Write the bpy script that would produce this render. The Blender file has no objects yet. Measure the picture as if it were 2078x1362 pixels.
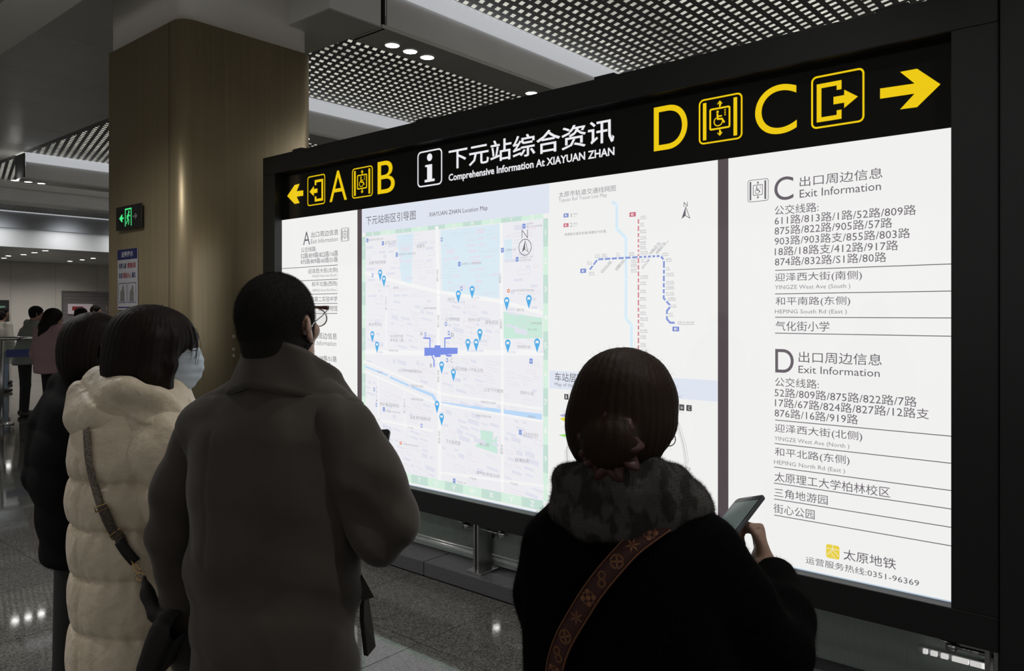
import bpy, bmesh, math, random
import numpy as np
from mathutils import Vector, Matrix
from mathutils.bvhtree import BVHTree

# ------------------------------------------------------------------ camera, world, exposure
F = 1560.0                      # focal length for an image 2078 x 1362
PX0, PY0 = 1039.0, 635.0        # principal column, horizon row
CAMZ = 1.6
CA, SA = math.cos(math.radians(40.54)), math.sin(math.radians(40.54))
scene = bpy.context.scene
COL = scene.collection
cam_d = bpy.data.cameras.new('camera')
cam_d.sensor_fit = 'HORIZONTAL'; cam_d.sensor_width = 36.0
cam_d.lens = 36.0 * F / 2078.0
cam_d.shift_y = -(681.0 - PY0) / 2078.0
cam_d.clip_start = 0.05; cam_d.clip_end = 200
cam = bpy.data.objects.new('camera', cam_d); COL.objects.link(cam)
cam.location = (0, 0, CAMZ); cam.rotation_euler = (math.radians(90), 0, math.radians(40.54))
scene.camera = cam
w = bpy.data.worlds.new('world'); scene.world = w; w.use_nodes = True
w.node_tree.nodes['Background'].inputs[0].default_value = (0.98, 0.96, 0.93, 1)
w.node_tree.nodes['Background'].inputs[1].default_value = 0.36
vs = scene.view_settings
scene.display_settings.display_device = 'sRGB'
vs.view_transform = 'Standard'; vs.look = 'None'; vs.exposure = 0.0; vs.gamma = 1.0; vs.use_curve_mapping = False

PI = math.pi
def area_light(name, loc, sx, sy, power, rot=(0, 0, 0), col=(1, 1, 1)):
    l = bpy.data.lights.new(name, 'AREA'); l.shape = 'RECTANGLE'; l.size = sx; l.size_y = sy
    l.energy = power; l.color = col
    o = bpy.data.objects.new(name, l); COL.objects.link(o); o.location = loc; o.rotation_euler = rot
    return o
def spot_light(name, loc, power, angle=110, blend=0.7, col=(1, .97, .93), radius=.06, rot=(0, 0, 0)):
    l = bpy.data.lights.new(name, 'SPOT'); l.energy = power; l.spot_size = math.radians(angle); l.spot_blend = blend
    l.color = col; l.shadow_soft_size = radius
    o = bpy.data.objects.new(name, l); COL.objects.link(o); o.location = loc; o.rotation_euler = rot
    return o
ZS, ZP = 4.02, 4.50              # beam soffit, perforated ceiling
BEAMS = [(-5.51, -5.07), (-9.32, -8.82), (-16.2, -15.7), (-19.7, -19.2)]
BAYS = [(-5.07, 3.6), (-8.82, -5.51), (-15.7, -9.32), (-19.2, -16.2), (-25.0, -19.7)]
# lamps over the perforated ceiling, washing the slab above it
for i, (a, b) in enumerate(BAYS):
    area_light('plenum_lamp', ((a + b) / 2, 8.6, 4.62), (b - a) * .96, 8.8, (b - a) * 8.8 * 2.6, (PI, 0, 0), (1, 1, .95))
# light of the hall's downlights, then unseen fill spots added to it
DL = []
for bi, (a, b) in enumerate(BEAMS):
    ys = {0: [-5.4, -3.4, -1.4, 0.6, 4.57, 6.56, 8.55, 10.5], 1: [-4.2, -2.2, -.2, 5.8, 7.8, 9.8], 2: [-3, 0.8, 4.76, 6.76, 8.76], 3: [-3, 1, 4.9, 7, 9]}[bi]
    for y in ys:
        DL.append(((a + b) / 2 - .04, y, bi))
for (x, y, bi) in DL:
    near = bi == 0 and y < 1
    spot_light('downlight_or_fill', (x, y + .22, ZS - .06), 200 if near else (38 if bi < 2 else 60), 130 if near else 84 if bi == 0 else 120)
for y in (-7.0, -4.6, -2.2):  # extra unseen spots behind the camera, added as ambient fill
    spot_light('downlight_or_fill', (.6, y, ZS - .06), 30, 130)
    spot_light('downlight_or_fill', (-2.3, y - .8, ZS - .06), 45, 130)

spot_light('downlight_or_fill', (-1.3, 2.1, ZS - .06), 60, 100)  # unseen spot added before the board to brighten the faces
spot_light('downlight_or_fill', (.6, 2.1, ZS - .06), 95, 125)  # unseen spot added at the right to light the face mask
# ------------------------------------------------------------------ coordinates
def world(X, Z, z=0.0):            # camera-aligned plan (right, away) -> world
    return (CA * X - SA * Z, SA * X + CA * Z, z)
def on_y(px, py, y):               # point of the wall plane y=const seen at a pixel
    t = (px - PX0) / F; dx, dy = CA * t - SA, SA * t + CA
    Z = y / dy
    return (Z * dx, y, CAMZ + (PY0 - py) / F * Z)
def on_x(px, py, x):
    t = (px - PX0) / F; dx, dy = CA * t - SA, SA * t + CA
    Z = x / dx
    return (x, Z * dy, CAMZ + (PY0 - py) / F * Z)
def on_z(px, py, z):
    Z = (CAMZ - z) * F / (py - PY0)
    return world((px - PX0) / F * Z, Z, z)

# ------------------------------------------------------------------ materials
MATS = {}
def mat(name, col, rough=.6, metal=0.0, spec=.5, emit=None, estr=1.0, noise=None, bump=None, alpha=None, transmission=None, sheen=0, sss=0, aniso=None, coat=0):
    if name in MATS: return MATS[name]
    m = bpy.data.materials.new(name); m.use_nodes = True
    nt = m.node_tree; b = nt.nodes['Principled BSDF']
    b.inputs['Base Color'].default_value = (*col, 1); b.inputs['Roughness'].default_value = rough
    b.inputs['Metallic'].default_value = metal; b.inputs['Specular IOR Level'].default_value = spec
    if emit:
        b.inputs['Emission Color'].default_value = (*emit, 1); b.inputs['Emission Strength'].default_value = estr
    if sheen: b.inputs['Sheen Weight'].default_value = sheen; b.inputs['Sheen Roughness'].default_value = .4
    if sss:
        b.inputs['Subsurface Weight'].default_value = sss; b.inputs['Subsurface Radius'].default_value = (.02, .008, .004)
    if transmission: b.inputs['Transmission Weight'].default_value = transmission
    if coat: b.inputs['Coat Weight'].default_value = coat; b.inputs['Coat Roughness'].default_value = .05
    if alpha is not None: b.inputs['Alpha'].default_value = alpha
    tc = nt.nodes.new('ShaderNodeTexCoord')
    if noise:                       # (scale, detail, amount, (sx,sy,sz))
        sc, de, am, st = noise
        mp = nt.nodes.new('ShaderNodeMapping'); mp.inputs['Scale'].default_value = st
        nz = nt.nodes.new('ShaderNodeTexNoise'); nz.inputs['Scale'].default_value = sc; nz.inputs['Detail'].default_value = de
        nt.links.new(tc.outputs['Object'], mp.inputs['Vector']); nt.links.new(mp.outputs[0], nz.inputs['Vector'])
        mr = nt.nodes.new('ShaderNodeMapRange'); mr.inputs['From Min'].default_value = .3; mr.inputs['From Max'].default_value = .7
        mr.inputs['To Min'].default_value = 1 - am; mr.inputs['To Max'].default_value = 1 + am
        nt.links.new(nz.outputs['Fac'], mr.inputs['Value'])
        mx = nt.nodes.new('ShaderNodeVectorMath'); mx.operation = 'SCALE'; mx.inputs[0].default_value = col
        nt.links.new(mr.outputs[0], mx.inputs['Scale']); nt.links.new(mx.outputs[0], b.inputs['Base Color'])
    if bump:                        # (scale, detail, strength, distance, (sx,sy,sz))
        sc, de, stg, dist, st = bump
        mp = nt.nodes.new('ShaderNodeMapping'); mp.inputs['Scale'].default_value = st
        nz = nt.nodes.new('ShaderNodeTexNoise'); nz.inputs['Scale'].default_value = sc; nz.inputs['Detail'].default_value = de
        nt.links.new(tc.outputs['Object'], mp.inputs['Vector']); nt.links.new(mp.outputs[0], nz.inputs['Vector'])
        bp = nt.nodes.new('ShaderNodeBump'); bp.inputs['Strength'].default_value = stg; bp.inputs['Distance'].default_value = dist
        nt.links.new(nz.outputs['Fac'], bp.inputs['Height']); nt.links.new(bp.outputs[0], b.inputs['Normal'])
    MATS[name] = m
    return m
def print_mat(name, col, k=1.0):    # backlit print behind clear acrylic: emits, and reflects the hall a little
    return mat(name, (0.02, .02, .02), rough=.04, spec=.5, emit=col, estr=k)

def terrazzo(name, base, k):
    m = mat(name, base, rough=.05, spec=.42)
    nt = m.node_tree; b = nt.nodes['Principled BSDF']
    g = nt.nodes.new('ShaderNodeNewGeometry')
    v = nt.nodes.new('ShaderNodeTexVoronoi'); v.inputs['Scale'].default_value = 150
    n = nt.nodes.new('ShaderNodeTexNoise'); n.inputs['Scale'].default_value = 120; n.inputs['Detail'].default_value = 3
    nt.links.new(g.outputs['Position'], v.inputs['Vector']); nt.links.new(g.outputs['Position'], n.inputs['Vector'])
    r = nt.nodes.new('ShaderNodeValToRGB'); r.color_ramp.interpolation = 'CONSTANT'
    e = r.color_ramp.elements
    e[0].position = 0; e[0].color = (*[c * .62 for c in base], 1); e[1].position = .3; e[1].color = (*base, 1)
    x = e.new(.62); x.color = (*[c * 1.25 for c in base], 1); x = e.new(.85); x.color = (*[c * 1.7 for c in base], 1)
    sp = nt.nodes.new('ShaderNodeSeparateColor')
    nt.links.new(v.outputs['Color'], sp.inputs[0]); nt.links.new(sp.outputs[0], r.inputs[0])
    mr = nt.nodes.new('ShaderNodeMapRange'); mr.inputs['To Min'].default_value = .75; mr.inputs['To Max'].default_value = 1.25
    nt.links.new(n.outputs['Fac'], mr.inputs[0])
    mx = nt.nodes.new('ShaderNodeVectorMath'); mx.operation = 'SCALE'
    nt.links.new(r.outputs[0], mx.inputs[0]); nt.links.new(mr.outputs[0], mx.inputs['Scale'])
    nt.links.new(mx.outputs[0], b.inputs['Base Color'])
    return m

# ------------------------------------------------------------------ mesh helpers
def mesh_obj(name, verts, faces, m, parent=None, smooth=False, loc=None, rotz=None):
    me = bpy.data.meshes.new(name)
    if isinstance(faces, np.ndarray):
        n = len(faces); me.vertices.add(len(verts)); me.vertices.foreach_set('co', np.asarray(verts, dtype=np.float32).ravel())
        k = faces.shape[1]
        me.loops.add(n * k); me.loops.foreach_set('vertex_index', faces.astype(np.int32).ravel())
        me.polygons.add(n); me.polygons.foreach_set('loop_start', np.arange(0, n * k, k, dtype=np.int32))
        me.polygons.foreach_set('loop_total', np.full(n, k, dtype=np.int32)); me.update(calc_edges=True)
    else:
        me.from_pydata([tuple(v) for v in verts], [], [tuple(f) for f in faces]); me.update()
    if smooth: me.polygons.foreach_set('use_smooth', [True] * len(me.polygons))
    if m: me.materials.append(m)
    o = bpy.data.objects.new(name, me); COL.objects.link(o)
    if parent is not None: o.parent = parent
    if loc: o.location = loc
    if rotz: o.rotation_euler = (0, 0, rotz)
    return o
def tag(o, label=None, cat=None, group=None, kind=None):
    if label: o['label'] = label
    if cat: o['category'] = cat
    if group: o['group'] = group
    if kind: o['kind'] = kind
    return o
def empty(name, loc=(0, 0, 0), rotz=0):
    o = bpy.data.objects.new(name, None); COL.objects.link(o); o.location = loc; o.rotation_euler = (0, 0, rotz)
    o.empty_display_size = .1
    return o
class MB:
    def __init__(s): s.v = []; s.f = []
    def add(s, v, f):
        n = len(s.v); s.v += [tuple(x) for x in v]; s.f += [tuple(n + i for i in q) for q in f]; return s
    def box(s, x0, x1, y0, y1, z0, z1):
        return s.add([(x0, y0, z0), (x1, y0, z0), (x1, y1, z0), (x0, y1, z0), (x0, y0, z1), (x1, y0, z1), (x1, y1, z1), (x0, y1, z1)],
                     [(0, 3, 2, 1), (4, 5, 6, 7), (0, 1, 5, 4), (1, 2, 6, 5), (2, 3, 7, 6), (3, 0, 4, 7)])
    def cyl(s, a, b, r, n=16, r2=None, cap=True):
        a = Vector(a); b = Vector(b); d = (b - a).normalized(); r2 = r if r2 is None else r2
        u = d.orthogonal().normalized(); w_ = d.cross(u)
        v = []; f = []
        for c, rr in ((a, r), (b, r2)):
            for i in range(n):
                t = 2 * PI * i / n; v.append(c + (u * math.cos(t) + w_ * math.sin(t)) * rr)
        for i in range(n): f.append((i, (i + 1) % n, n + (i + 1) % n, n + i))
        if cap: f += [tuple(range(n - 1, -1, -1)), tuple(range(n, 2 * n))]
        return s.add(v, f)
    def tube(s, pts, r, n=8):
        pts = [Vector(p) for p in pts]; rs = r if isinstance(r, (list, tuple)) else [r] * len(pts)
        u = None; v = []; f = []
        for i, p in enumerate(pts):
            d = (pts[min(i + 1, len(pts) - 1)] - pts[max(i - 1, 0)]).normalized()
            u = d.orthogonal().normalized() if u is None else (u - d * u.dot(d)).normalized()
            w_ = d.cross(u)
            for k in range(n):
                t = 2 * PI * k / n; v.append(p + (u * math.cos(t) + w_ * math.sin(t)) * rs[i])
        for i in range(len(pts) - 1):
            for k in range(n): f.append((i * n + k, i * n + (k + 1) % n, (i + 1) * n + (k + 1) % n, (i + 1) * n + k))
        f += [tuple(range(n - 1, -1, -1)), tuple(range((len(pts) - 1) * n, len(pts) * n))]
        return s.add(v, f)
    def build(s, name, m, parent=None, smooth=False, bevel=0, **k):
        o = mesh_obj(name, s.v, s.f, m, parent, smooth, **k)
        if bevel:
            b = o.modifiers.new('bevel', 'BEVEL'); b.width = bevel; b.segments = 2; b.limit_method = 'ANGLE'
        return o
def box_obj(name, x0, x1, y0, y1, z0, z1, m, parent=None, bevel=0):
    return MB().box(x0, x1, y0, y1, z0, z1).build(name, m, parent, bevel=bevel)

# ------------------------------------------------------------------ materials used
M_GOLD = mat('brushed_gold_metal', (.40, .325, .20), rough=.42, metal=.6, noise=(40, 2, .06, (1, 1, .02)), bump=(300, 2, .05, .001, (1, 1, .01)))
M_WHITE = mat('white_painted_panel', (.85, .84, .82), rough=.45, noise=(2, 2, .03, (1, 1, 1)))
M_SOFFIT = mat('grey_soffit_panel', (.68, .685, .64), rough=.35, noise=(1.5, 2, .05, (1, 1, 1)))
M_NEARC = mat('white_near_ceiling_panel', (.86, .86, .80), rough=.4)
M_GREYMETAL = mat('grey_painted_metal', (.30, .31, .33), rough=.5)
M_PERF = mat('dark_perforated_sheet', (.26, .25, .24), rough=.6)
M_SLAB = mat('white_slab_above_ceiling', (.62, .62, .58), rough=.9, noise=(1.2, 3, .25, (3, .3, 1)))
M_JOINT = mat('dark_joint', (.03, .03, .03), rough=.8)
M_WALL = mat('beige_grey_wall', (.58, .545, .49), rough=.6, noise=(1.5, 3, .05, (1, 1, 1)))
M_TRIM_GLOW = mat('white_trim_painted_glow', (.7, .7, .72), rough=.5, emit=(.88, .91, .97), estr=.42)  # white trim lit from the plenum; that light is put in as emission
M_LAMP = mat('downlight_lens', (.9, .9, .9), emit=(1, .98, .96), estr=22)
M_LED = mat('ceiling_strip_lens', (.9, .9, .9), emit=(1, 1, 1), estr=9)
M_STEEL = mat('brushed_stainless', (.55, .55, .55), rough=.28, metal=1)
M_CHROME = mat('polished_stainless', (.7, .7, .7), rough=.12, metal=1)
M_BLACK = mat('black_powder_coat', (.009, .009, .010), rough=.42)
M_HEADER = mat('black_gloss_header', (.007, .007, .006), rough=.12, spec=.35)
M_STRIP = mat('dark_divider_strip', (.05, .04, .045), rough=.06, spec=.5, emit=(.095, .075, .085), estr=.8)
M_GRANITE = mat('speckled_grey_granite', (.10, .10, .11), rough=.35, noise=(160, 3, .45, (1, 1, 1)))
M_ESC = mat('brushed_green_grey_cladding', (.42, .48, .43), rough=.45, metal=.1, noise=(12, 2, .12, (40, 1, 1)))
M_TILE = terrazzo('terrazzo_tile', (.088, .086, .080), 1)
M_TILE2 = terrazzo('dark_polished_tile', (.085, .084, .081), 1)

# ------------------------------------------------------------------ floor
floor = box_obj('floor', -34, 5, -14, 3.42, -.12, -.012, M_JOINT); tag(floor, kind='structure')
fl2 = box_obj('floor', -34, -5.15, 3.42, 16, -.12, -.012, M_JOINT); tag(fl2, kind='structure')
fl3 = box_obj('floor', -5.15, 5, 5.4, 16, -.12, 0, M_TILE); tag(fl3, kind='structure')
TS = .77
tiles = []
for i in range(-38, 13):
    for j in range(-22, 18):
        x0 = -5.07 + i * TS; y0 = 2.54 + (j - 1) * TS + TS
        x1, y1 = x0 + TS, y0 + TS
        if x0 < -34 or x1 > 5 or y0 < -14 or y1 > 16: continue
        if y0 > 3.5 and x1 > -5.2: continue
        if y1 > 3.2 and x1 > -5.1: y1 = 3.2
        if y1 - y0 < .05: continue
        cx, cy = (x0 + x1) / 2, (y0 + y1) / 2
        Z = -SA * cx + CA * cy; X = CA * cx + SA * cy
        infront = Z > .5 and abs(X) < Z * .8
        tiles.append((0 if infront else 1, Z * Z + X * X, x0, x1, y0, y1, i))
tiles.sort()
g = .0022
def tile_mat(i): return M_TILE if i >= 0 or i % 3 == 1 and i < -8 else M_TILE2
mesh_cache = {}
rest = {M_TILE.name: MB(), M_TILE2.name: MB()}
for k, (a_, b_, x0, x1, y0, y1, i) in enumerate(tiles):
    tm = tile_mat(i)
    if k < 290:
        key = (round(x1 - x0, 3), round(y1 - y0, 3), tm.name)
        if key not in mesh_cache:
            o = MB().box(g, x1 - x0 - g, g, y1 - y0 - g, -.012, 0).build('floor_tile', tm, floor); mesh_cache[key] = o.data
        else:
            o = bpy.data.objects.new('floor_tile', mesh_cache[key]); COL.objects.link(o); o.parent = floor
        o.location = (x0, y0, 0)
    else:
        rest[tm.name].box(x0 + g, x1 - g, y0 + g, y1 - g, -.012, 0)
for nm, mb in rest.items():
    if mb.v: tag(mb.build('far_floor_tiles', MATS[nm], floor), kind='stuff')
# tactile dotted strip in front of the barrier and in the hall
mb = MB()
for k in range(90):
    for r in range(3):
        x = -6.9 + k * .05; mb.cyl((x, 2.96 + r * .05, 0), (x, 2.96 + r * .05, .002), .012, 6, .009)
for k in range(40):
    for r in range(8):
        x = -8.2 + r * .05; y = .2 + k * .05; mb.cyl((x, y, 0), (x, y, .002), .012, 6, .009)
tag(mb.build('tactile_studs', M_TILE, floor), kind='stuff')

# ------------------------------------------------------------------ ceiling
ceil = box_obj('ceiling', -34, 5, -14, 16, 5.35, 5.45, M_SLAB); tag(ceil, kind='structure')
def perforated(x0, x1, y0, y1):
    p, q, sk = .130, .112, -.0325      # pitch and skew of the hole lattice
    hw, hh = .036, .028
    mb = MB(); nx = int((x1 - x0) / p); ny = int((y1 - y0) / q)
    ox = x0 + ((x1 - x0) - nx * p) / 2; V = []; Fc = []
    hs = hw * (-.45)
    for i in range(nx):
        cx = ox + (i + .5) * p
        for j in range(-1, ny + 1):
            cy = y0 + (j + .5) * q + ((i * sk) % q)
            if cy - q / 2 < y0 or cy + q / 2 > y1: continue
            n = len(V)
            o4 = [(cx - p / 2, cy - q / 2), (cx + p / 2, cy - q / 2), (cx + p / 2, cy + q / 2), (cx - p / 2, cy + q / 2)]
            i4 = [(cx - hw, cy - hh - hs), (cx + hw, cy - hh + hs), (cx + hw, cy + hh + hs), (cx - hw, cy + hh - hs)]
            V += [(a, b, ZP) for a, b in o4] + [(a, b, ZP) for a, b in i4] + [(a, b, ZP + .003) for a, b in i4]
            for k in range(4):
                l = (k + 1) % 4
                Fc.append((n + k, n + 4 + k, n + 4 + l, n + l)); Fc.append((n + 4 + k, n + 8 + k, n + 8 + l, n + 4 + l))
    # solid margins, so no gap at the borders
    mb.add(V, Fc)
    mb.box(x0, ox, y0, y1, ZP, ZP + .01); mb.box(ox + nx * p, x1, y0, y1, ZP, ZP + .01)
    mb.box(x0, x1, y0 - .02, y0 + q, ZP + .002, ZP + .008); mb.box(x0, x1, y1 - q, y1 + .02, ZP + .002, ZP + .008)
    o = mb.build('perforated_ceiling_sheet', M_PERF, ceil); tag(o, kind='stuff')
YB0, YB1 = 2.365, 4.79
for (a, b) in BAYS:
    perforated(a, b if b < 0 else .4, YB1, 13)
box_obj('ceiling_sheet', .4, 5, YB1, 16, ZP, ZP + .02, M_PERF, ceil)
box_obj('ceiling_sheet', -25, .4, 13, 16, ZP, ZP + .02, M_PERF, ceil)
def beam(a, b, y0, y1, trim_glow=True):
    r = empty('ceiling_beam'); r.parent = ceil
    box_obj('beam_face', b - .02, b, y0 + .05, y1, ZS + .03, 4.335, M_WHITE, r)
    box_obj('beam_face', a, a + .02, y0 + .05, y1, ZS + .03, 4.335, M_WHITE, r)
    box_obj('beam_end', a + .01, b - .01, y0 + .02, y0 + .04, ZS, 4.49, M_JOINT, r)
    n = int((y1 - y0) / 1.6)
    for k in range(n):
        ya, yb = y0 + k * (y1 - y0) / n, y0 + (k + 1) * (y1 - y0) / n
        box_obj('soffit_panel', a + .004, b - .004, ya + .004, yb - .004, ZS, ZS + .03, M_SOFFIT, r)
    cm = M_TRIM_GLOW if trim_glow else M_WHITE
    box_obj('trim_strip', b - .02, b + .03, y0 + .05, y1, 4.335, ZP, cm, r)
    box_obj('trim_strip', a - .03, a + .02, y0 + .05, y1, 4.335, ZP, cm, r)
    return r
for (a, b) in BEAMS:
    beam(a, b, 4.24 if a > -6 else YB1 + .01, 15.9, a > -17)
# flat panels on the pillar line, flush with the perforated sheets
xb = empty('flat_ceiling_strip'); xb.parent = ceil
xs_ = [5 - 1.56 * k for k in range(26)]; off = (-11.94 - 5) % 1.56
xs_ = sorted(min(5, x + off) for x in xs_)
for k in range(len(xs_) - 1):
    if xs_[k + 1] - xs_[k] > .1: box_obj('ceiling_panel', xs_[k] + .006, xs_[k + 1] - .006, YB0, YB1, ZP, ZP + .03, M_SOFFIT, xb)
box_obj('joint_backing', -34, 5, YB0, YB1, ZP + .031, ZP + .05, M_JOINT, xb)
# casing where the pillar meets the beam over the board
box_obj('pillar_head_casing', -6.9, -5.075, 3.70, 4.225, ZS + .006, ZP, M_WHITE, xb); box_obj('casing_soffit', -6.9, -5.08, 3.705, 4.22, ZS, ZS + .004, M_SOFFIT, xb)
# lower ceiling on the near side
nc = empty('near_lower_ceiling'); nc.parent = ceil
for k in range(25):
    for j, (ya, yb) in enumerate(((-14, -8), (-8, -3.2), (-3.2, 1.95), (1.965, YB0))):
        box_obj('ceiling_panel', 5 - (k + 1) * 1.56 + .005, 5 - k * 1.56 - .005, ya + .004, yb - .004, ZS, ZS + .03, M_NEARC, nc)
box_obj('ceiling_edge', -34, 5, YB0 - .02, YB0 - .001, ZS + .031, ZP + .03, M_WHITE, nc)
# far end: dropped face washed with light and the low ceiling beyond it
fe = empty('far_beam'); fe.parent = ceil
box_obj('beam_face', -25.3, -25.0, -14, 16, ZS, ZP, M_GREYMETAL, fe)
box_obj('washed_face', -25.34, -25.30, -14, 16, 3.5, ZS, M_WHITE, fe)
box_obj('edge_strip', -25.02, -24.96, -14, 16, 4.475, 4.5, M_TRIM_GLOW, fe)  # thin white trim, its brightness put in as glow
for k in range(12):
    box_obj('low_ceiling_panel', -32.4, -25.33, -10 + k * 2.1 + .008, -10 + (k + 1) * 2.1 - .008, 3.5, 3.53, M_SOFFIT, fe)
for y in (3.2, 5.2, 7.0, 8.8, 10.6, 12.4, 14.2):
    spot_light('wall_washer', (-24.3, y, 3.95), 40, 120, 1, (.93, .96, 1), .3, (0, math.radians(62), 0))
wl = box_obj('wall_far', -32.6, -32.4, -14, 16, 0, 5.4, M_WALL); tag(wl, kind='structure')
wb = box_obj('wall_back', -32.4, 5, 16, 16.2, 0, 5.4, M_WALL); tag(wb, kind='structure')
# wall joints of the cladding
for k in range(9):
    box_obj('wall_panel', -32.4, -32.385, 2 + k * 1.5 + .006, 2 + (k + 1) * 1.5 - .006, 0.15, 3.48, M_WALL, wl)
bs = box_obj('baseboard_far', -32.4, -32.36, -14, 16, 0, .15, M_STEEL); tag(bs, kind='structure')
# roller shutter with a notice in the far wall
M_SHUT = mat('grey_brown_shutter', (.24, .22, .22), rough=.35, metal=.3)
d1 = empty('door_1', (-32.36, 12.7, 0)); tag(d1, kind='structure')
box_obj('door_frame', 0, .03, -1.5, 1.5, 2.38, 2.45, M_STEEL, d1); box_obj('door_frame', 0, .03, -1.5, -1.45, 0, 2.38, M_STEEL, d1)
for k in range(17):
    box_obj('shutter_slat', 0, .02, -1.45, 1.5, .02 + k * .139, .152 + k * .139, M_SHUT, d1)
# downlights
dl_proto = None
def downlight(x, y, z, label, cat_group, r=.062):
    global dl_proto
    e = empty('downlight', (x, y, z)); tag(e, label, 'ceiling light', cat_group)
    key = round(r, 3)
    if dl_proto is None or key not in dl_proto:
        dl_proto = dl_proto or {}
        ring = MB(); n = 24; V = []; Fc = []
        for rr, zz in ((r * 1.22, 0), (r * 1.22, -.008), (r * 1.02, -.010), (r, -.002)):
            for k in range(n): V.append((rr * math.cos(2 * PI * k / n), rr * math.sin(2 * PI * k / n), zz))
        for q in range(3):
            for k in range(n): Fc.append((q * n + k, q * n + (k + 1) % n, (q + 1) * n + (k + 1) % n, (q + 1) * n + k))
        o1 = ring.add(V, Fc).build('trim_ring', M_WHITE, e, smooth=True)
        o2 = MB().cyl((0, 0, -.005), (0, 0, -.001), r, 24).build('lens', M_LAMP, e)
        dl_proto[key] = (o1.data, o2.data)
    else:
        for nm, d in zip(('trim_ring', 'lens'), dl_proto[key]):
            o = bpy.data.objects.new(nm, d); COL.objects.link(o); o.parent = e
ORD = ['nearest', 'middle', 'farthest']
for (x, y, bi) in DL:
    if y < 4 or bi == 3: continue
    for k in range(3):
        n_ = [q for q in DL if q[2] == bi and q[1] > 4].index((x, y, bi))
        if bi == 0 and n_ == 0: lab, gp = ['first', 'second', 'third'][k] + ' lit round downlight counted from the gold pillar, in the soffit above the board', 'downlight trio next to the gold pillar'
        elif bi == 0 and n_ == 1: lab, gp = ORD[k] + ' round downlight of the far trio just over the board frame', 'downlight trio just over the board frame'
        elif bi == 2 and n_ == 0: lab, gp = ['first', 'second', 'third'][k] + ' lit downlight of three on the distant beam left of the pillar', 'downlight trio left of the pillar'
        else:
            lab = ORD[k] + ' downlight of the ' + ['first', 'second', 'third', 'fourth'][n_] + ' trio on the ' + ['beam above the board', 'beam behind the pillar', 'distant beam'][bi] + ', screened from view'
            gp = 'screened downlights mirrored in the floor'
        downlight(x, y + k * .215, ZS, lab, gp)
FARD = [(8, 523.5), (17, 519), (48, 516.5), (70, 512.5), (92, 508.5), (142, 530), (167, 527), (189, 524)]
for n_, (px, py) in enumerate(FARD):
    x, y, z = on_z(px, py, 3.5)
    if x < -32.2: x = -32.2
    downlight(x, y, 3.5, ['leftmost', 'second', 'third', 'fourth', 'fifth', 'sixth', 'seventh', 'rightmost'][n_] + ' of the small lit downlights in the low ceiling at the hall end', 'downlights in the low far ceiling', .085)
    spot_light('downlight_or_fill', (x, y, 3.44), 60, 150)
# fixtures behind the camera that the board reflects as thin lines
for n_, (y, zz) in enumerate(((-8.0, 4.40), (-10.2, 4.38), (-11.7, 4.42))):
    e = empty('linear_ceiling_light', (-8, y, zz))
    tag(e, ['nearest', 'middle', 'farthest'][n_] + ' long slim ceiling light behind the viewer, mirrored in the board', 'ceiling light', 'slim lights behind the viewer')
    box_obj('housing', -13, 13, -.05, .05, .0, .06, M_GREYMETAL, e); box_obj('diffuser', -13, 13, -.011, .011, -.01, .0, M_LED, e)

# ------------------------------------------------------------------ gold pillar
pil = empty('pillar', (-6.31, 3.35, 0)); tag(pil, 'square brushed gold metal pillar with rounded corners at the board end', 'pillar')
def round_prism(hx, hy, r, z0, z1, seg=10):
    V = []; pts = []
    for cx, cy, a0 in ((hx - r, hy - r, 0), (-hx + r, hy - r, 90), (-hx + r, -hy + r, 180), (hx - r, -hy + r, 270)):
        for k in range(seg + 1):
            a = math.radians(a0 + 90 * k / seg); pts.append((cx + r * math.cos(a), cy + r * math.sin(a)))
    n = len(pts); V = [(x, y, z0) for x, y in pts] + [(x, y, z1) for x, y in pts]
    Fc = [(i, (i + 1) % n, n + (i + 1) % n, n + i) for i in range(n)] + [tuple(range(n - 1, -1, -1)), tuple(range(n, 2 * n))]
    return V, Fc
def smooth_sides(o):
    for p in o.data.polygons: p.use_smooth = len(p.vertices) == 4
V, Fc = round_prism(.69, .59, .115, .12, 3.82); smooth_sides(mesh_obj('cladding', V, Fc, M_GOLD, pil))
V, Fc = round_prism(.665, .565, .115, 3.82, ZP); smooth_sides(mesh_obj('upper_shaft', V, Fc, mat('grey_white_shaft', (.80, .765, .70), rough=.5), pil))
V, Fc = round_prism(.70, .60, .12, 0, .12); smooth_sides(mesh_obj('plinth', V, Fc, M_STEEL, pil))
M_SEAM = mat('gold_seam', (.10, .075, .045), rough=.4, metal=.6)
box_obj('panel_seam', .497, .500, -.5912, -.589, .12, 3.82, M_SEAM, pil)
box_obj('panel_seam', .513, .515, -.5912, -.589, .12, 3.82, M_SEAM, pil)
M_DOT = mat('pale_dot_finish', (.33, .30, .25), rough=.3)  # small pale round dots on the right face
for (px, py) in ((476, 628), (474, 683), (474, 709), (474, 722), (415, 697), (400, 711)):
    x, y, z = on_x(px, py, -5.62)
    MB().cyl((x + 6.31, y - 3.35, z), (x + 6.31 + .0015, y - 3.35, z), .013, 12).build('pale_dot', M_DOT, pil)
for (px, py) in ((217, 626), (305, 628), (322, 624), (332, 624)):
    x, y, z = on_y(px, py, 2.76)
    box_obj('clear_hook', x + 6.31 - .005, x + 6.31 + .005, y - 3.35 - .012, y - 3.35, z - .02, z + .025, M_CHROME, pil)

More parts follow.
